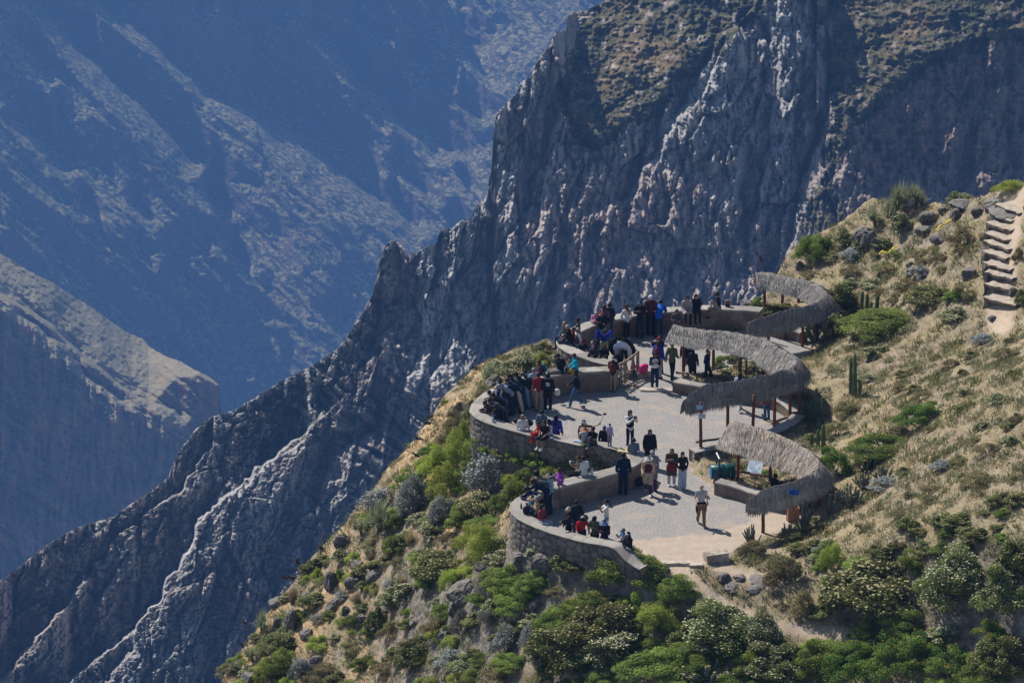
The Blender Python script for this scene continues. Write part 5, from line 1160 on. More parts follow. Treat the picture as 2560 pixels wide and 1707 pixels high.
md = o.modifiers.new('thickness', 'SOLIDIFY'); md.thickness = .03; o.location = (x, y, 1.0)
tag(o, 'billowing white cloth with black borders shaken out beside the fence', 'cloth')
# ================================================================ rocks and plants
def mat_leaf(name, a, b, c=None, fc=.0):
    s = NT(name); t = s.attr('tint'); oi = s.n('ShaderNodeObjectInfo')
    col = s.mix(t, a, b); 
    if c: col = s.mix(s.mr(s.noise(3.5, 3), .52, .62, 0, fc), col, c)
    hsv = s.n('ShaderNodeHueSaturation'); s.l(col, hsv.inputs['Color']); s.l(s.mr(oi.outputs['Random'], 0, 1, .78, 1.2), hsv.inputs['Value']); s.l(s.mr(oi.outputs['Random'], 0, 1, .485, .515), hsv.inputs['Hue'])
    s.col(hsv.outputs[0]); s.rough(.75)
    tr = s.n('ShaderNodeBsdfTranslucent'); s.l(hsv.outputs[0], tr.inputs[0]); mx = s.n('ShaderNodeMixShader'); mx.inputs[0].default_value = .36
    s.l(s.b.outputs[0], mx.inputs[1]); s.l(tr.outputs[0], mx.inputs[2]); s.l(mx.outputs[0], s.o.inputs[0]); return s.m
LEAF = {'G': mat_leaf('green_leaves', (.085,.135,.025), (.29,.36,.075)), 'L': mat_leaf('lime_leaves', (.18,.24,.03), (.46,.52,.10)), 'D': mat_leaf('olive_leaves', (.07,.095,.028), (.20,.23,.07), (.22,.15,.06), .5),
        'S': mat_leaf('silver_leaves', (.17,.20,.15), (.38,.41,.36), (.33,.33,.38), .4), 'C': mat_leaf('grey_green_leaves', (.10,.13,.035), (.27,.31,.10)), 'M': mat_leaf('bright_leaves', (.07,.135,.02), (.21,.30,.06)),
        'B': mat_leaf('dry_olive_leaves', (.15,.14,.06), (.30,.28,.13), (.36,.26,.13), .6), 'T': mat_leaf('twigs_grey', (.11,.10,.09), (.26,.25,.22)), 'Y': mat_leaf('straw_blades', (.27,.22,.11), (.50,.41,.23)),
        'P': mat_leaf('spiky_blades', (.14,.17,.08), (.42,.44,.28)), 'H': mat_leaf('herb_leaves', (.16,.17,.085), (.36,.36,.22))}
BLOOM = {'C': cm((.52,.50,.33), .8, 'cream_bloom'), 'M': cm((.75,.25,.02), .7, 'orange_bloom'), 'S': cm((.40,.41,.45), .8, 'blue_grey_bloom'), 'D': cm((.40,.36,.17), .8, 'dry_bloom'), 'R': cm((.65,.06,.04), .8, 'red_bloom')}
M_TWIG = M('brown_twig', (.10,.075,.05), .9, (.17,.13,.09), 6)
def quads(name, C, N_, size, mat_, parent=None, asp=1.0, rng=RNG, tint=None, curl=0):
    """leaf quads at C with normals N_"""
    n = len(C); r = rng.normal(size=(n, 3)); u = np.cross(N_, r); u /= np.linalg.norm(u, axis=1)[:, None]+1e-9; v = np.cross(N_, u); v /= np.linalg.norm(v, axis=1)[:, None]+1e-9
    s = (size*rng.uniform(.6, 1.4, n))[:, None]
    V = np.stack([C-u*s*.5*asp-v*s*.1, C-v*s*.75, C+u*s*.5*asp+v*s*.05, C+v*s*.75], 1).reshape(-1, 3)
    o = mesh_np(name, V, np.arange(4*n).reshape(-1, 4), [mat_], parent); attr(o, 'tint', np.repeat(tint if tint is not None else rng.random(n), 4)); return o
def shrub_proto(kind, seed, big=False):
    """unit shrub: about 1 wide and .8 high, built of leafy lobes on bent stems"""
    rng = np.random.default_rng(seed); root = empty('shrub', (0, 0, 0))
    nl = int(rng.integers(34, 42)) if big else int(rng.integers(18, 25)); C = []; N_ = []; T = []; B = []
    dens = {'G': 330, 'L': 300, 'D': 300, 'S': 300, 'C': 280, 'M': 340, 'B': 170, 'T': 260}[kind]
    if big: dens = int(dens*1.35)
    bm = bmesh.new()
    for i in range(nl):
        a = rng.uniform(0, 6.283); rr = .40*math.sqrt(rng.random()); h = (.64-.54*(rr/.40)**2)*rng.uniform(.45, 1.0)
        c = np.array([rr*math.cos(a), rr*math.sin(a), h]); r = rng.uniform(.11, .19)*(1 if kind != 'L' else .9)*(.82 if big else 1)
        d = rng.normal(size=(dens, 3)); d /= np.linalg.norm(d, axis=1)[:, None]; d[:, 2] = np.where(d[:, 2] < -.3, -d[:, 2], d[:, 2])
        k = rng.uniform(.45, 1.08, dens)**.6; sq = np.array([1, 1, .85 if kind != 'L' else 1.5])
        p = c+d*r*k[:, None]*sq*(1+.25*noise2(d[:, 0]*3+i, d[:, 1]*3+d[:, 2]*2, seed)[:, None])
        if kind in 'LS': p[:, 2] += .06*rng.random(dens)**2*(d[:, 2] > .2)*2
        C.append(p); N_.append(d+rng.normal(0, .55, (dens, 3))); T.append(np.clip(rng.uniform(0, .75)+.35*rng.random(dens), 0, 1))
        m = (d[:, 2] > .15) & (k > .93) & (rng.random(dens) < {'C': .45, 'M': .035, 'S': .35, 'D': .25}.get(kind, 0)); B.append((p+d*.012)[m])
        if i < 9:
            tube(bm, (c[0]*.12, c[1]*.12, -.1), (c[0]*.55, c[1]*.55, c[2]*.45), .016, .011, 5, .01); tube(bm, (c[0]*.55, c[1]*.55, c[2]*.45), tuple(c), .011, .005, 5, .01)
    C = np.vstack(C); N_ = np.vstack(N_); N_ /= np.linalg.norm(N_, axis=1)[:, None]; C[:, 2] = np.maximum(C[:, 2], -.04)
    sz, asp = {'G': (.034, .7), 'L': (.042, .3), 'D': (.034, .8), 'S': (.036, .45), 'C': (.034, .8), 'M': (.034, .55), 'B': (.04, .5), 'T': (.05, .18)}[kind]
    if big: sz *= .60
    quads('foliage', C, N_, sz, LEAF[kind], root, asp, rng, np.concatenate(T)); B = np.vstack(B)
    obj_bm('branches', bm, M_TWIG, root)
    if len(B): quads('blossoms', B, np.tile([0., -.3, 1.], (len(B), 1))+rng.normal(0, .4, (len(B), 3)), (.036 if kind != 'M' else .030)*(.6 if big else 1), BLOOM[kind], root, 1, rng)
    return root
def blades(n, R0, h, rng, droop=.3, w=.02, spread=1.0, z0=0.0, up=.35):
    a = rng.uniform(0, 6.283, n); el = rng.uniform(up, 1.5, n); L = h*rng.uniform(.6, 1.1, n)
    base = np.stack([np.cos(a)*R0*rng.random(n), np.sin(a)*R0*rng.random(n), z0+0*a], -1); d = np.stack([np.cos(a)*np.cos(el)*spread, np.sin(a)*np.cos(el)*spread, np.sin(el)], -1)
    sd = np.stack([-np.sin(a), np.cos(a), 0*a], -1)*w*.5; mid = base+d*L[:, None]*.55; tip = base+d*L[:, None]; tip[:, 2] -= droop*L*np.cos(el)
    V = np.stack([base-sd, base+sd, mid+sd*.9, mid-sd*.9, tip], 1)
    F4 = np.arange(n)[:, None]*5+np.array([0, 1, 2, 3]); F3 = np.arange(n)[:, None]*5+np.array([3, 2, 4, 4])
    return V.reshape(-1, 3), np.vstack([F4])[:, :4], np.arange(n)[:, None]*5+np.array([3, 2, 4])
def blade_obj(name, V, F4, F3, mat_, parent=None, rng=RNG):
    me = bpy.data.meshes.new(name); f = [tuple(int(i) for i in q) for q in F4]+[tuple(int(i) for i in q) for q in F3]
    me.from_pydata([tuple(v) for v in V], [], f); me.materials.append(mat_); o = bpy.data.objects.new(name, me); COL.objects.link(o); o.parent = parent
    attr(o, 'tint', np.repeat(rng.random(len(V)//5), 5)); return o
def puya_proto(seed):
    rng = np.random.default_rng(seed); root = empty('spiky_plant', (0, 0, 0))
    for i in range(4):
        V, a, b = blades(85, .03, .42, rng, .12, .022, 1.0, 0, .12); c = np.array([rng.uniform(-.3, .3), rng.uniform(-.2, .2), rng.uniform(.05, .32)]); V += c
        blade_obj('rosette', V, a, b, LEAF['P'], root, rng)
    bm = bmesh.new(); tube(bm, (0, 0, -.1), (.05, 0, .3), .07, .05, 8, .02); obj_bm('stem', bm, M_TWIG, root); return root
def tuss_proto(seed):
    rng = np.random.default_rng(seed); root = empty('grass_tussock', (0, 0, 0)); V, a, b = blades(420, .14, .95, rng, .35, .014, .55, 0, .8); blade_obj('blades', V, a, b, LEAF['Y'], root, rng); return root
M_CAC = NT('cactus_skin'); q = M_CAC; q.col(q.mix(q.mr(q.noise(18, 3), .35, .65), (.055,.085,.035), (.16,.20,.10))); M_CAC = q.m
M_GCAC = M('grey_cactus_skin', (.09,.10,.07), .85, (.24,.24,.19), 9); M_YFL = cm((.42,.34,.10), .8, 'yellow_tips')
def column(h, r, name, root, loc, ribs=9, tilt=0., m=None):
    bm = bmesh.new(); n = ribs*4; rs = []
    prof = [(0, .75), (.1, 1), (.5, 1.06), (.8, 1), (.92, .8), (.98, .45), (1, .05)]
    for t, k in prof:
        rs.append([bm.verts.new(((r*k*(1+.13*math.cos(j*6.28319*ribs/n)))*math.cos(j*6.28319/n)+tilt*t*h, (r*k*(1+.13*math.cos(j*6.28319*ribs/n)))*math.sin(j*6.28319/n), t*h)) for j in range(n)])
    for A, B in zip(rs[:-1], rs[1:]):
        for j in range(n): bm.faces.new((A[j], A[(j+1) % n], B[(j+1) % n], B[j]))
    for k in range(int(60*h)):          # spines
        a = random.uniform(0, 6.28); z = random.uniform(.05, .95)*h; rr = r*1.1; p = Vector((rr*math.cos(a)+tilt*z, rr*math.sin(a), z)); e = p+Vector((math.cos(a)*.05, math.sin(a)*.05, random.uniform(-.02, .04)))
        s = Vector((0, 0, .006)); bm.faces.new([bm.verts.new(p-s), bm.verts.new(p+s), bm.verts.new(e)])
    o = obj_bm(name, bm, m or M_CAC, root, True); o.location = loc; return o
def candel_proto(seed):
    rng = random.Random(seed); root = empty('branching_cactus', (0, 0, 0)); tips = bmesh.new()
    for i in range(15):
        a = rng.uniform(0, 6.28); r = rng.uniform(.05, .4); bm = bmesh.new(); x, y = math.cos(a)*r, math.sin(a)*r; h = rng.uniform(.5, .95)*(1-.5*r)
        tube(bm, (x*.2, y*.2, -.05), (x*.7, y*.7, h*.4), .035, .035, 7, .01); tube(bm, (x*.7, y*.7, h*.4), (x, y, h), .035, .026, 7, .01)
        if i % 2: tube(bm, (x*.7, y*.7, h*.4), (x*1.3, y*1.3, h*.85), .03, .022, 7, .01); ell(bm, (x*1.3, y*1.3, h*.87), (.03, .03, .022), None, 1); None
        nf = len(bm.faces); ell(bm, (x, y, h+.01), (.03, .03, .022), None, 1); bm.faces.ensure_lookup_table(); [setattr(f, 'material_index', 1) for f in bm.faces[nf:]]; obj_bm('arm', bm, [M_GCAC, M_YFL], root, True)
    tips.free(); return root
def copy_tree(o, parent=None):
    c = o.copy(); COL.objects.link(c); c.parent = parent
    for ch in list(o.children): copy_tree(ch, c)
    return c
def mat_rock():
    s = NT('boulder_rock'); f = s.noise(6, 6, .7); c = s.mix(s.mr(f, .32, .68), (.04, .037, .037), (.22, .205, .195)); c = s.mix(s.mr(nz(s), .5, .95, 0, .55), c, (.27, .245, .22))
    c = s.mix(s.mr(s.noise(2.5, 4), .55, .65, 0, .5), c, (.16, .15, .09)); s.col(c); s.bump(f, .8, .05); return s.m
M_ROCK = mat_rock()
def rock_mesh(seed, box_=.0):
    bm = bmesh.new(); bmesh.ops.create_icosphere(bm, subdivisions=4, radius=.5); rng = np.random.default_rng(seed)
    P = np.array([v.co for v in bm.verts]); 
    for k in range(13):
        d = rng.normal(size=3); d /= np.linalg.norm(d); h = rng.uniform(.27, .42); s = P@d; P = P-np.outer(np.maximum(s-h, 0)*.92, d)
    nrm = P/np.linalg.norm(P, axis=1)[:, None]; a = 7*P
    P = P+nrm*(.05*noise2(a[:,0]+seed, a[:,1]+a[:,2]*.7, 3)+.03*ridged(a[:,0]*2+seed, a[:,2]*2+a[:,1], 3, 4)+.012*noise2(a[:,0]*5, a[:,1]*5+a[:,2]*4, 8))[:, None]
    for v, p in zip(bm.verts, P): v.co = p
    me = bpy.data.meshes.new('boulder'); bm.to_mesh(me); bm.free(); me.materials.append(M_ROCK); return me
ROCKS = [rock_mesh(50+i) for i in range(6)]

LM = [(1290,1290,'the left bend of the near parapet'),(1460,1390,'the foot of the near parapet'),(1610,1395,'the right end of the near parapet'),(1200,1080,'the middle bay\'s outer wall'),(1340,1120,'the wall below the middle bay'),(1560,1150,'the tip of the parapet'),(1250,950,'the crowded middle bay'),(1420,880,'the corner of the far parapet'),
 (1700,1409,'the kerb stones'),(1790,1395,'the square rock block'),(1905,1330,'the nearest shelter\'s front post'),(2060,1170,'the nearest thatched shelter'),(2030,930,'the middle thatched shelter'),(2060,740,'the farthest thatched shelter'),(1830,940,'the middle shelter\'s planting bed'),(1880,1170,'the tilted blue panel'),
 (2480,780,'the foot of the stone stairs'),(2470,640,'the middle of the stone stairs'),(2500,520,'the head of the stone stairs'),(2135,990,'the dark clump of tall cacti'),(2170,780,'the four short cacti'),(2040,1060,'the cacti beside the middle shelter'),(2030,1660,'the lone cactus at the bottom'),
 (2240,540,'the spiky plants on the ridge'),(2215,635,'the crumpled yellow tape'),(2360,565,'the draped yellow tape'),(1850,1530,'the dirt path'),(2080,1585,'the far end of the dirt path'),(1160,1480,'the big boulder above the slope'),(720,1440,'the dark seed stalks'),(560,1700,'the bottom left tip of the slope'),(950,1330,'the spiky plant on the canyon edge'),
 (1330,1420,'the rock pile below the parapet'),(2300,1500,'the big umbrella-shaped shrub'),(2560,1700,'the lower right corner'),(1300,1700,'the bottom edge, left of centre'),(1700,1700,'the bottom edge, right of centre'),(820,1700,'the bottom edge on the left'),(2555,1000,'the right edge of the slope'),(2555,1350,'the right edge, lower part'),(1060,1180,'the canyon edge, upper part'),(2300,1100,'the middle of the open slope'),(1790,760,'the far parapet')]
USED = set()
def where(px, py, base, extra=0):
    ds = sorted(LM, key=lambda l: (l[0]-px)**2+(l[1]-py)**2*1.2)
    def rel(l):
        dx, dy = px-l[0], py-l[1]
        if dx*dx+dy*dy < 40**2: return 'beside'
        if abs(dx) > 1.6*abs(dy): return 'right of' if dx > 0 else 'left of'
        if abs(dy) > 1.6*abs(dx): return 'below' if dy > 0 else 'above'
        return ('lower ' if dy > 0 else 'upper ')+('right of' if dx > 0 else 'left of')
    for l in ds[:5]:
        t = f"{base} {rel(l)} {l[2]}"
        if t not in USED and len(t.split()) <= 16: USED.add(t); return t
    for a in ('bushier', 'smaller', 'rounder', 'sparser', 'paler', 'darker'):
        t = f"{a} {base} {rel(ds[0])} {ds[0][2]}"
        if t not in USED and len(t.split()) <= 16: USED.add(t); return t
    return t
BL = [(857,1365,46,38),(825,1472,40,52),(895,1420,50,26),(885,1465,45,35),(935,1448,50,28),(688,1513,60,22),(768,1502,42,25),(728,1572,50,60),(692,1575,30,48),(833,1530,42,38),(864,1535,26,30),(900,1560,40,42),(765,1595,52,28),(793,1660,40,24),(622,1707,56,38),(1158,1500,80,62),(1133,1530,30,28),(1115,1595,44,42),(1215,1430,64,22),
 (1360,1425,64,50),(1300,1420,54,36),(1285,1458,56,42),(1348,1462,54,30),(1310,1395,56,24),(1330,1524,48,26),(1805,1452,46,22),(1850,1450,40,16),(1885,1480,42,18),(1985,1435,42,22),(1830,1470,60,14),(1900,1460,70,12),(2165,618,66,56),(2192,622,40,44),(2325,555,58,34),(2410,520,68,24),(2315,582,64,26),(2348,606,44,22),(2388,548,38,30),(2425,695,50,36),(2445,535,42,22),(2520,540,96,22),(2490,515,58,24),(2000,672,26,20),(2530,737,28,22),(2275,665,26,14),
 (1236,978,46,50),(1222,1000,40,34),(1868,763,40,20),(2290,1052,34,14),(2480,800,30,12),(1668,1428,22,12),(1095,1420,40,18),(1000,1500,36,20),(1040,1560,32,20),(965,1650,34,22),(2090,1510,28,14),(2360,530,36,18)]
for n_, (px, py, w, h) in enumerate(BL):
    x, y, z = hit(px, py); m = y*1.06/F; W = w*m; Hh = h*m/.95; o = bpy.data.objects.new('boulder', ROCKS[n_ % 6]); COL.objects.link(o)
    o.location = (x, y+W*.2, z+Hh*.16); o.scale = (W*1.12, W*random.uniform(.8, 1.1), Hh*1.25); o.rotation_euler = (random.uniform(-.15, .15), random.uniform(-.2, .2), random.uniform(0, 6.28))
    sz = 'large' if w > 55 else 'small' if w < 35 else 'craggy'; sh = 'flat ' if h < w*.5 else 'upright ' if h > w else ''
    tag(o, where(px, py-h/2, f'{sz} {sh}grey boulder'), 'boulder', 'boulders on the hill')
SHR = [(950,1345,110,95,'P'),(905,1350,60,50,'P'),(950,1290,90,72,'S'),(1030,1295,72,66,'S'),(1105,1312,70,74,'S'),(1200,1300,112,78,'D'),(1085,1345,84,48,'C'),(1222,1430,125,108,'L'),(1100,1468,145,104,'D'),(1172,1442,64,30,'L'),(1225,1512,76,78,'T'),(945,1580,58,76,'D'),(1035,1682,100,98,'D'),(1135,1682,84,58,'S'),(1155,1592,64,70,'T'),(1136,1628,74,36,'L'),
 (700,1642,104,68,'D'),(695,1712,108,76,'G'),(655,1588,60,64,'P'),(632,1662,48,44,'P'),(588,1695,54,46,'P'),(755,1704,64,62,'S'),(812,1712,94,54,'B'),(790,1432,50,44,'D'),(850,1452,28,36,'G'),(1035,1286,80,100,'S'),(1213,1242,98,108,'S'),(1151,1176,94,114,'L'),(1114,1256,104,92,'L'),(1062,1186,58,48,'L'),(1125,1122,66,86,'B'),(1170,1062,50,64,'T'),(1140,1070,50,60,'B'),
 (1230,1158,66,40,'G'),(1295,1185,66,54,'G'),(1358,1185,84,54,'G'),(1420,1186,56,44,'G'),(1512,1178,60,46,'C'),(1285,1280,80,90,'G'),(1310,1215,54,50,'M'),(1225,1325,112,38,'M'),(1320,1362,44,30,'L'),(1405,1437,54,64,'C'),(1570,1508,196,128,'G'),(1698,1534,122,98,'G'),(1798,1652,210,158,'C'),(1525,1625,196,134,'D'),(1410,1694,186,152,'D'),(1270,1644,84,82,'S'),(1336,1628,68,78,'S'),(1537,1694,178,114,'C'),
 (1655,1728,225,118,'G'),(1224,1580,64,66,'T'),(1250,1722,116,56,'B'),(1365,1730,100,46,'B'),(1905,1645,100,134,'C'),(1925,1722,160,116,'C'),(2030,1705,130,108,'G'),(2130,1722,160,132,'M'),(2262,1725,200,152,'M'),(2385,1720,140,122,'M'),(2190,1572,250,156,'D'),(2105,1545,120,100,'D'),(2390,1556,186,178,'C'),(2510,1566,138,152,'C'),(2180,1455,130,56,'G'),(2275,1450,80,70,'G'),(2545,1445,86,112,'D'),
 (2080,1430,72,70,'L'),(1962,1482,92,100,'B'),(2172,1577,54,56,'C'),(2065,1562,80,52,'D'),(2010,1548,58,82,'B'),(2510,1716,146,132,'D'),(1955,1525,38,24,'B'),(1885,1398,80,58,'B'),(1985,1358,86,44,'B'),(2040,1335,60,50,'B'),(2305,1072,124,84,'M'),(2210,1152,186,80,'M'),(2085,1200,96,100,'M'),(2215,1224,84,34,'S'),(2090,1098,64,54,'B'),(2120,1044,76,48,'B'),(2042,664,108,84,'G'),(2115,622,54,54,'C'),(2148,636,54,36,'C'),
 (2127,657,52,38,'S'),(2235,565,110,98,'P'),(2290,535,84,74,'P'),(2190,575,64,54,'P'),(2255,590,64,58,'C'),(2398,514,62,38,'C'),(2530,490,84,36,'L'),(2408,628,84,64,'B'),(2415,758,64,54,'B'),(2275,754,74,62,'B'),(2330,770,124,64,'D'),(2100,805,100,112,'D'),(2215,846,196,80,'G'),(2092,850,56,80,'D'),(2390,804,64,42,'C'),(2215,694,80,48,'B'),(2300,700,60,40,'S'),
 (1829,826,58,28,'G'),(1845,772,50,30,'G'),(1900,790,54,52,'G'),(1945,792,74,44,'D'),(1800,922,38,38,'G'),(1832,912,44,38,'D'),(1885,936,66,38,'C'),(1860,925,44,30,'B'),(1300,950,94,80,'C'),(1225,968,74,66,'P'),(1215,1005,62,52,'B'),(1345,930,80,50,'L'),(1375,920,54,38,'C'),(1360,890,54,38,'D'),(1490,924,80,28,'G'),(1440,912,50,26,'G'),(1180,1078,56,84,'C'),(1150,1050,44,50,'T'),(1250,935,60,46,'C'),
 (2035,1105,46,30,'D'),(2455,860,60,30,'S'),(2520,900,70,36,'B'),(2360,1180,64,34,'S'),(2330,1235,70,36,'B'),(2450,1220,90,48,'B'),(2400,1320,90,44,'D'),(2480,1140,80,36,'B'),(2160,1330,50,30,'B'),(2250,1300,60,28,'B'),(2050,1385,36,24,'S'),(1760,1190,24,14,'G'),(1910,1190,50,22,'G'),(1000,1420,60,30,'B'),(1050,1395,50,28,'C'),(975,1480,44,30,'S'),(880,1640,66,40,'B'),(960,1700,80,44,'B'),(1090,1520,44,26,'C'),(800,1560,46,26,'S'),(860,1500,40,24,'S'),(1390,1500,70,28,'B'),(1240,1620,50,30,'D'),(2560,770,40,60,'D'),(2545,660,30,50,'B'),(2500,1010,60,30,'C'),(2250,980,40,26,'B')]
SHR += [(1100,1215,104,96,'L'),(1175,1215,70,60,'G'),(1195,1390,110,80,'L'),(1150,1330,80,60,'G'),(1380,1205,70,44,'L'),(1060,1250,76,66,'C'),(990,1330,70,56,'G'),(1440,1455,90,52,'D'),(1505,1478,84,60,'G'),(1345,1412,60,40,'C'),(1200,1145,60,44,'G'),(1165,1130,60,60,'L'),(1255,1165,56,36,'D'),(1330,1175,60,38,'G'),(1075,1150,60,50,'G'),(1020,1230,70,60,'G'),(1290,1245,60,50,'D'),(1250,1280,64,50,'G'),(1480,1560,120,80,'G'),(1640,1600,110,84,'L'),(1750,1690,130,90,'G')]
FILL = [([(1190,1440),(1330,1400),(1480,1450),(1700,1560),(1950,1640),(2250,1600),(2560,1640),(2560,1760),(1150,1760)], 190, 'GCGGDGDLM', 60, 150),
 ([(560,1700),(760,1420),(960,1260),(1080,1120),(1170,1090),(1200,1300),(1300,1420),(1180,1760),(560,1760)], 210, 'DCCBGLGDGL', 34, 84),
 ([(1900,1430),(2100,1330),(2560,1240),(2560,1460),(2100,1480)], 60, 'BDDCDG', 34, 80),
 ([(2100,840),(2540,820),(2550,1240),(2080,1300),(2180,1000)], 50, 'BBCCD', 24, 52),
 ([(1990,720),(2100,600),(2420,600),(2440,800),(2140,800)], 34, 'BDCBG', 28, 66),
 ([(1120,1110),(1200,1130),(1380,1140),(1400,1200),(1290,1250),(1200,1260),(1090,1220)], 20, 'GLMG', 45, 80)]
_r = random.Random(5)
for poly, n_, kinds, a_, b_ in FILL:
    k_ = 0; pts_ = []
    while k_ < n_:
        px = _r.uniform(540, 2580); py = _r.uniform(560, 1760)
        if not bool(in_poly(px, py, poly)): continue
        w = _r.uniform(a_, b_); k_ += 1
        if pl_dist(px, py, [(1690,1395),(1720,1450),(1790,1505),(1850,1535),(1960,1570),(2110,1590)]) < 30+w*.3 or pl_dist(px, py, [(2500,800),(2500,700),(2510,600),(2530,480)]) < 60: continue
        if any((px-q[0])**2+(py-q[1])**2 < (w*.38)**2 for q in pts_+[s_[:2] for s_ in SHR]): continue
        pts_.append((px, py)); SHR.append((px, py, w, w*_r.uniform(.5, .75), _r.choice(kinds)))
NAMES = {'G': ('green_shrub','leafy green shrub'),'L': ('lime_shrub','feathery lime green shrub'),'D': ('olive_shrub','dark olive shrub'),'S': ('silver_shrub','silvery grey shrub'),'C': ('flowering_shrub','cream-flowering shrub'),'M': ('marigold_shrub','green shrub with orange flowers'),'B': ('dry_shrub','dry brownish olive shrub'),'T': ('twiggy_shrub','grey twiggy shrub'),'P': ('spiky_plant','spiky rosette plant'),'Y': ('grass_tussock','straw yellow grass tussock'),'K': ('branching_cactus','branching grey cactus bush')}
SHR += [(a,b,c,d,'Y') for a,b,c,d in [(733,1512,40,58),(1025,1362,44,48),(1090,1588,58,64),(1005,1462,34,32),(893,1524,32,58),(925,1402,26,28),(1392,895,30,34),(970,1400,40,34),(1130,1640,36,30),(780,1530,36,30),(1070,1440,36,34),(1180,1560,36,30),(640,1700,36,34),(1290,1385,30,26),(2180,640,26,22),(2455,600,30,24)]]
SHR += [(a,b,c,d,'K') for a,b,c,d in [(1765,1732,124,70),(1880,1368,52,60),(1975,1352,46,50),(2010,1334,54,84),(2075,1290,38,62),(2155,1150,52,46),(2168,1184,58,48),(2165,1228,64,54),(2210,1208,54,52),(2125,1274,84,68),(2043,864,92,86),(1440,1660,80,60)]]
PROTO = {}; cnt = {}
for k in 'GLDSCMBT': PROTO[k] = [shrub_proto(k, 900+ord(k)+i*7) for i in range(3)]
BIG = {k: [shrub_proto(k, 1900+ord(k)+i*7, True) for i in range(2)] for k in 'GDCM'}
PROTO['P'] = [puya_proto(70), puya_proto(71)]; PROTO['Y'] = [tuss_proto(80), tuss_proto(81)]; PROTO['K'] = [candel_proto(90), candel_proto(91)]
PLACED = []
for px, py, w, h, k in SHR:
    x, y, z = hit(px, py); m = y*1.06/F; W = w*m*1.22; Hh = h*m*1.12
    hz_ = max((Hh-W*.36*.4)/.93, Hh*.7)
    pl_ = BIG[k] if (k in BIG and w > 92) else PROTO[k]; p = pl_[cnt.get(k, 0) % len(pl_)]; cnt[k] = cnt.get(k, 0)+1; o = copy_tree(p); o.name = NAMES[k][0]
    if k in 'GLDSCMBT': sx, sz = W/.98, hz_/.82; o.location = (x, y+W*.30, z-.03)
    elif k == 'P': sx, sz = W/1.15, hz_/.62; o.location = (x, y+W*.25, z)
    elif k == 'Y': sx, sz = W/.9, hz_/.95; o.location = (x, y+W*.15, z-.03)
    else: sx, sz = W/.95, hz_/.95; o.location = (x, y+W*.3, z)
    gz = float(ground(o.location.x, o.location.y)); o.location.z = min(o.location.z, gz)*.5+gz*.5-.02
    o.scale = (sx, sx*random.uniform(.75, .95), sz); o.rotation_euler = (0, 0, random.uniform(-.8, .8)+(3.14 if random.random() < .5 else 0))
    PLACED.append((x, y+W*.3, W*.5))
    sz_ = 'huge ' if w > 170 else 'big ' if w > 95 else 'small ' if w < 50 else ''
    tag(o, where(px, py-h/2, sz_+NAMES[k][1]), 'cactus' if k == 'K' else 'grass tuft' if k == 'Y' else 'shrub', NAMES[k][0].replace('_', ' ')+'s on the hill')
for v in list(PROTO.values())+list(BIG.values()):
    for p in v:
        for c in list(p.children): bpy.data.objects.remove(c)
        bpy.data.objects.remove(p)
# columnar cacti
for i, (cols, lab) in enumerate([([(2126,985,95,3.8),(2138,992,113,4),(2133,990,72,3.6),(2148,993,46,3.4)], 'dark clump of tall columnar cacti alone on the open slope'),
    ([(2153,781,56,4.2),(2167,783,52,4.2),(2177,783,30,3.4),(2191,785,50,4.6)], 'four pale columnar cacti side by side above the big green shrub'),
    ([(2036,1055,90,4.4),(2029,1055,60,3.6),(2056,1058,70,4)], 'tall spiny columnar cacti in the shade beside the middle shelter'),
    ([(2028,1116,36,4),(2045,1116,46,4.2),(2058,1134,76,5)], 'columnar cacti standing behind the ridge of the nearest shelter'),
    ([(2027,1662,74,4.4),(2031,1664,28,3.6)], 'lone columnar cactus rising from the flowering shrubs at the bottom')]):
    x, y, z = hit(cols[0][0], cols[0][1]); root = empty('columnar_cactus', (x, y, z))
    for px, py, h, r in cols:
        a, b, c = hit(px, py); m = y*1.06/F; column(h*m/.95, r*m, 'column', root, (a-x, b-y, c-z-.05), 9, random.uniform(-.04, .04))
    tag(root, lab, 'cactus', 'columnar cacti on the slope')
# dead flower stalks along the canyon edge
for i, (x0, y0, x1, y1, lab) in enumerate([(758,1436,742,1398,'straight dark seed stalk standing out against the canyon'),(770,1462,700,1440,'dark seed stalk bent flat towards the canyon'),(775,1455,722,1441,'short drooping dark seed head behind the bent stalk'),(818,1385,800,1368,'small dark seed head on the skyline of the slope'),(632,1577,608,1552,'thin bare stalk leaning out over the canyon'),(618,1635,602,1608,'lowest small seed stalk over the canyon'),
    (1120,1030,1068,1044,'upper dry seed stalk leaning left from the bay wall'),(1110,1062,1060,1058,'thin horizontal dry stalk below the upper one'),(1090,1110,1038,1095,'curved pale dry flower spike hanging over the canyon'),(1075,1160,1034,1134,'dark knobbly dry spike pointing to the upper left'),(1215,935,1182,918,'slender dark stalk with a seed head left of the cream bush'),(1912,688,1900,640,'dark dry seed stalk rising at the tip of the farthest thatch')]):
    x, y, z = hit(x0, y0); b = Vector([float(q) for q in PD(x1, y1, y-.05)])-Vector((x, y, z)); bm = bmesh.new(); tube(bm, (0, 0, -.1), b*.75+Vector((0, 0, .06)), .018, .014, 6, .02)
    root = obj_bm('seed_stalk', bm, M_TWIG); root.location = (x, y, z); bm = bmesh.new()
    for k in range(26):
        c = b*(.72+.3*k/26)+Vector((random.uniform(-.05, .05), random.uniform(-.05, .05), random.uniform(-.04, .07))); ell(bm, c, (.035, .03, .045), None, 1)
    obj_bm('seed_head', bm, M('dark_seed', (.03, .022, .02), .9, (.12, .10, .085), 12), root); tag(root, lab, 'seed stalk', 'dead flower stalks on the canyon edge')
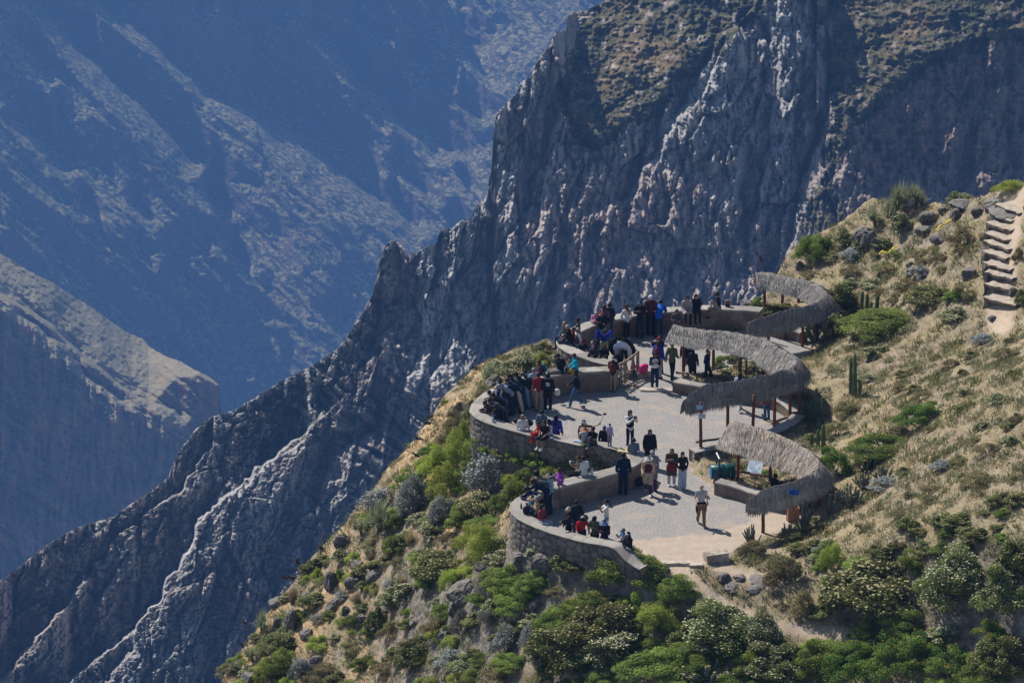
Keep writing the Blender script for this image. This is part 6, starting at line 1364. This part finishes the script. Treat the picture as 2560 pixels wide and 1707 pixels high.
# ---------------------------------------------------------------- ground cover nobody could count
def scatter(name, n, kind, lab, sel, hgt, nb, w, seed):
    rng = np.random.default_rng(seed); X = rng.uniform(-16, 30, n); Y = rng.uniform(146, 190, n); Z = ground(X, Y); px, py = proj(X, Y, Z)
    ok = (px > 480) & (px < 2900) & (py < 1780) & (Z > -14) & ~in_poly(X, Y, OUT) & ((~in_poly(X, Y, TER)) | (planter(X, Y) > 0)) & (pl_dist(X, Y, TER+[TER[0]]) > .35)
    ok &= sel(X, Y, px, py, rng); X, Y, Z = X[ok], Y[ok], Z[ok]; m = len(X); s = rng.uniform(.5, 1.5, m)
    a = rng.uniform(0, 6.283, (m, nb)); el = rng.uniform(.2 if w > .03 else .5, 1.4, (m, nb)); L = hgt*s[:, None]*rng.uniform(.5, 1.1, (m, nb)); r0 = .10*s[:, None]*rng.random((m, nb))**.5
    bx = X[:, None]+np.cos(a)*r0; by = Y[:, None]+np.sin(a)*r0; bz = Z[:, None]+0*a-.02; d = np.stack([np.cos(a)*np.cos(el), np.sin(a)*np.cos(el), np.sin(el)], -1)*L[..., None]
    sd = np.stack([-np.sin(a+.5), np.cos(a+.5), 0*a], -1)*w*rng.uniform(.6, 1.4, (m, nb))[..., None]*.5; b = np.stack([bx, by, bz], -1)
    V = np.stack([b-sd*.5, b+sd*.5, b+d*.6+sd, b+d+sd*.3, b+d-sd*.3, b+d*.6-sd], 2).reshape(-1, 3); o = mesh_np(name, V, np.arange(len(V)).reshape(-1, 6), [LEAF[kind]])
    attr(o, 'tint', np.repeat(np.clip(rng.random((m, nb))*.6+rng.random((m, 1))*.4, 0, 1).ravel(), 6)); tag(o, lab, 'ground cover', kind='stuff')
def away(WX, WY): return (pl_dist(WX, WY, [(1690,1395),(1720,1450),(1790,1505),(1850,1535),(1960,1570),(2110,1590)]) > 22) & (pl_dist(WX, WY, [(2500,800),(2500,700),(2510,600),(2530,480)]) > 40) & (pl_dist(WX, WY, [(1800,1420),(1900,1450)]) > 24)
cl = lambda x, y, s, t, f=1.6: fbm(x/f, y/f, 3, s) > t
scatter('dry_grass', 120000, 'Y', 'short dry straw-coloured grass over the hillside', lambda x, y, a, b, r: away(a, b) & cl(x, y, 501, -.25, 1.6) & (r.random(len(x)) < .7), .13, 7, .014, 1)
scatter('low_herbs', 95000, 'H', 'low grey-green herbs in clumps over the dry hillside', lambda x, y, a, b, r: away(a, b) & cl(x, y, 511, .06, .8) & (r.random(len(x)) < .8), .17, 10, .036, 2)
scatter('green_herbs', 42000, 'C', 'greener low herbs scattered between the shrubs', lambda x, y, a, b, r: away(a, b) & cl(x, y, 521, .2, 1.3), .24, 10, .036, 3)
scatter('tall_dry_stalks', 16000, 'B', 'taller brownish dry stalks on the lower slope', lambda x, y, a, b, r: away(a, b) & (b > 1000) & cl(x, y, 531, .15, 1.5), .38, 9, .018, 4)
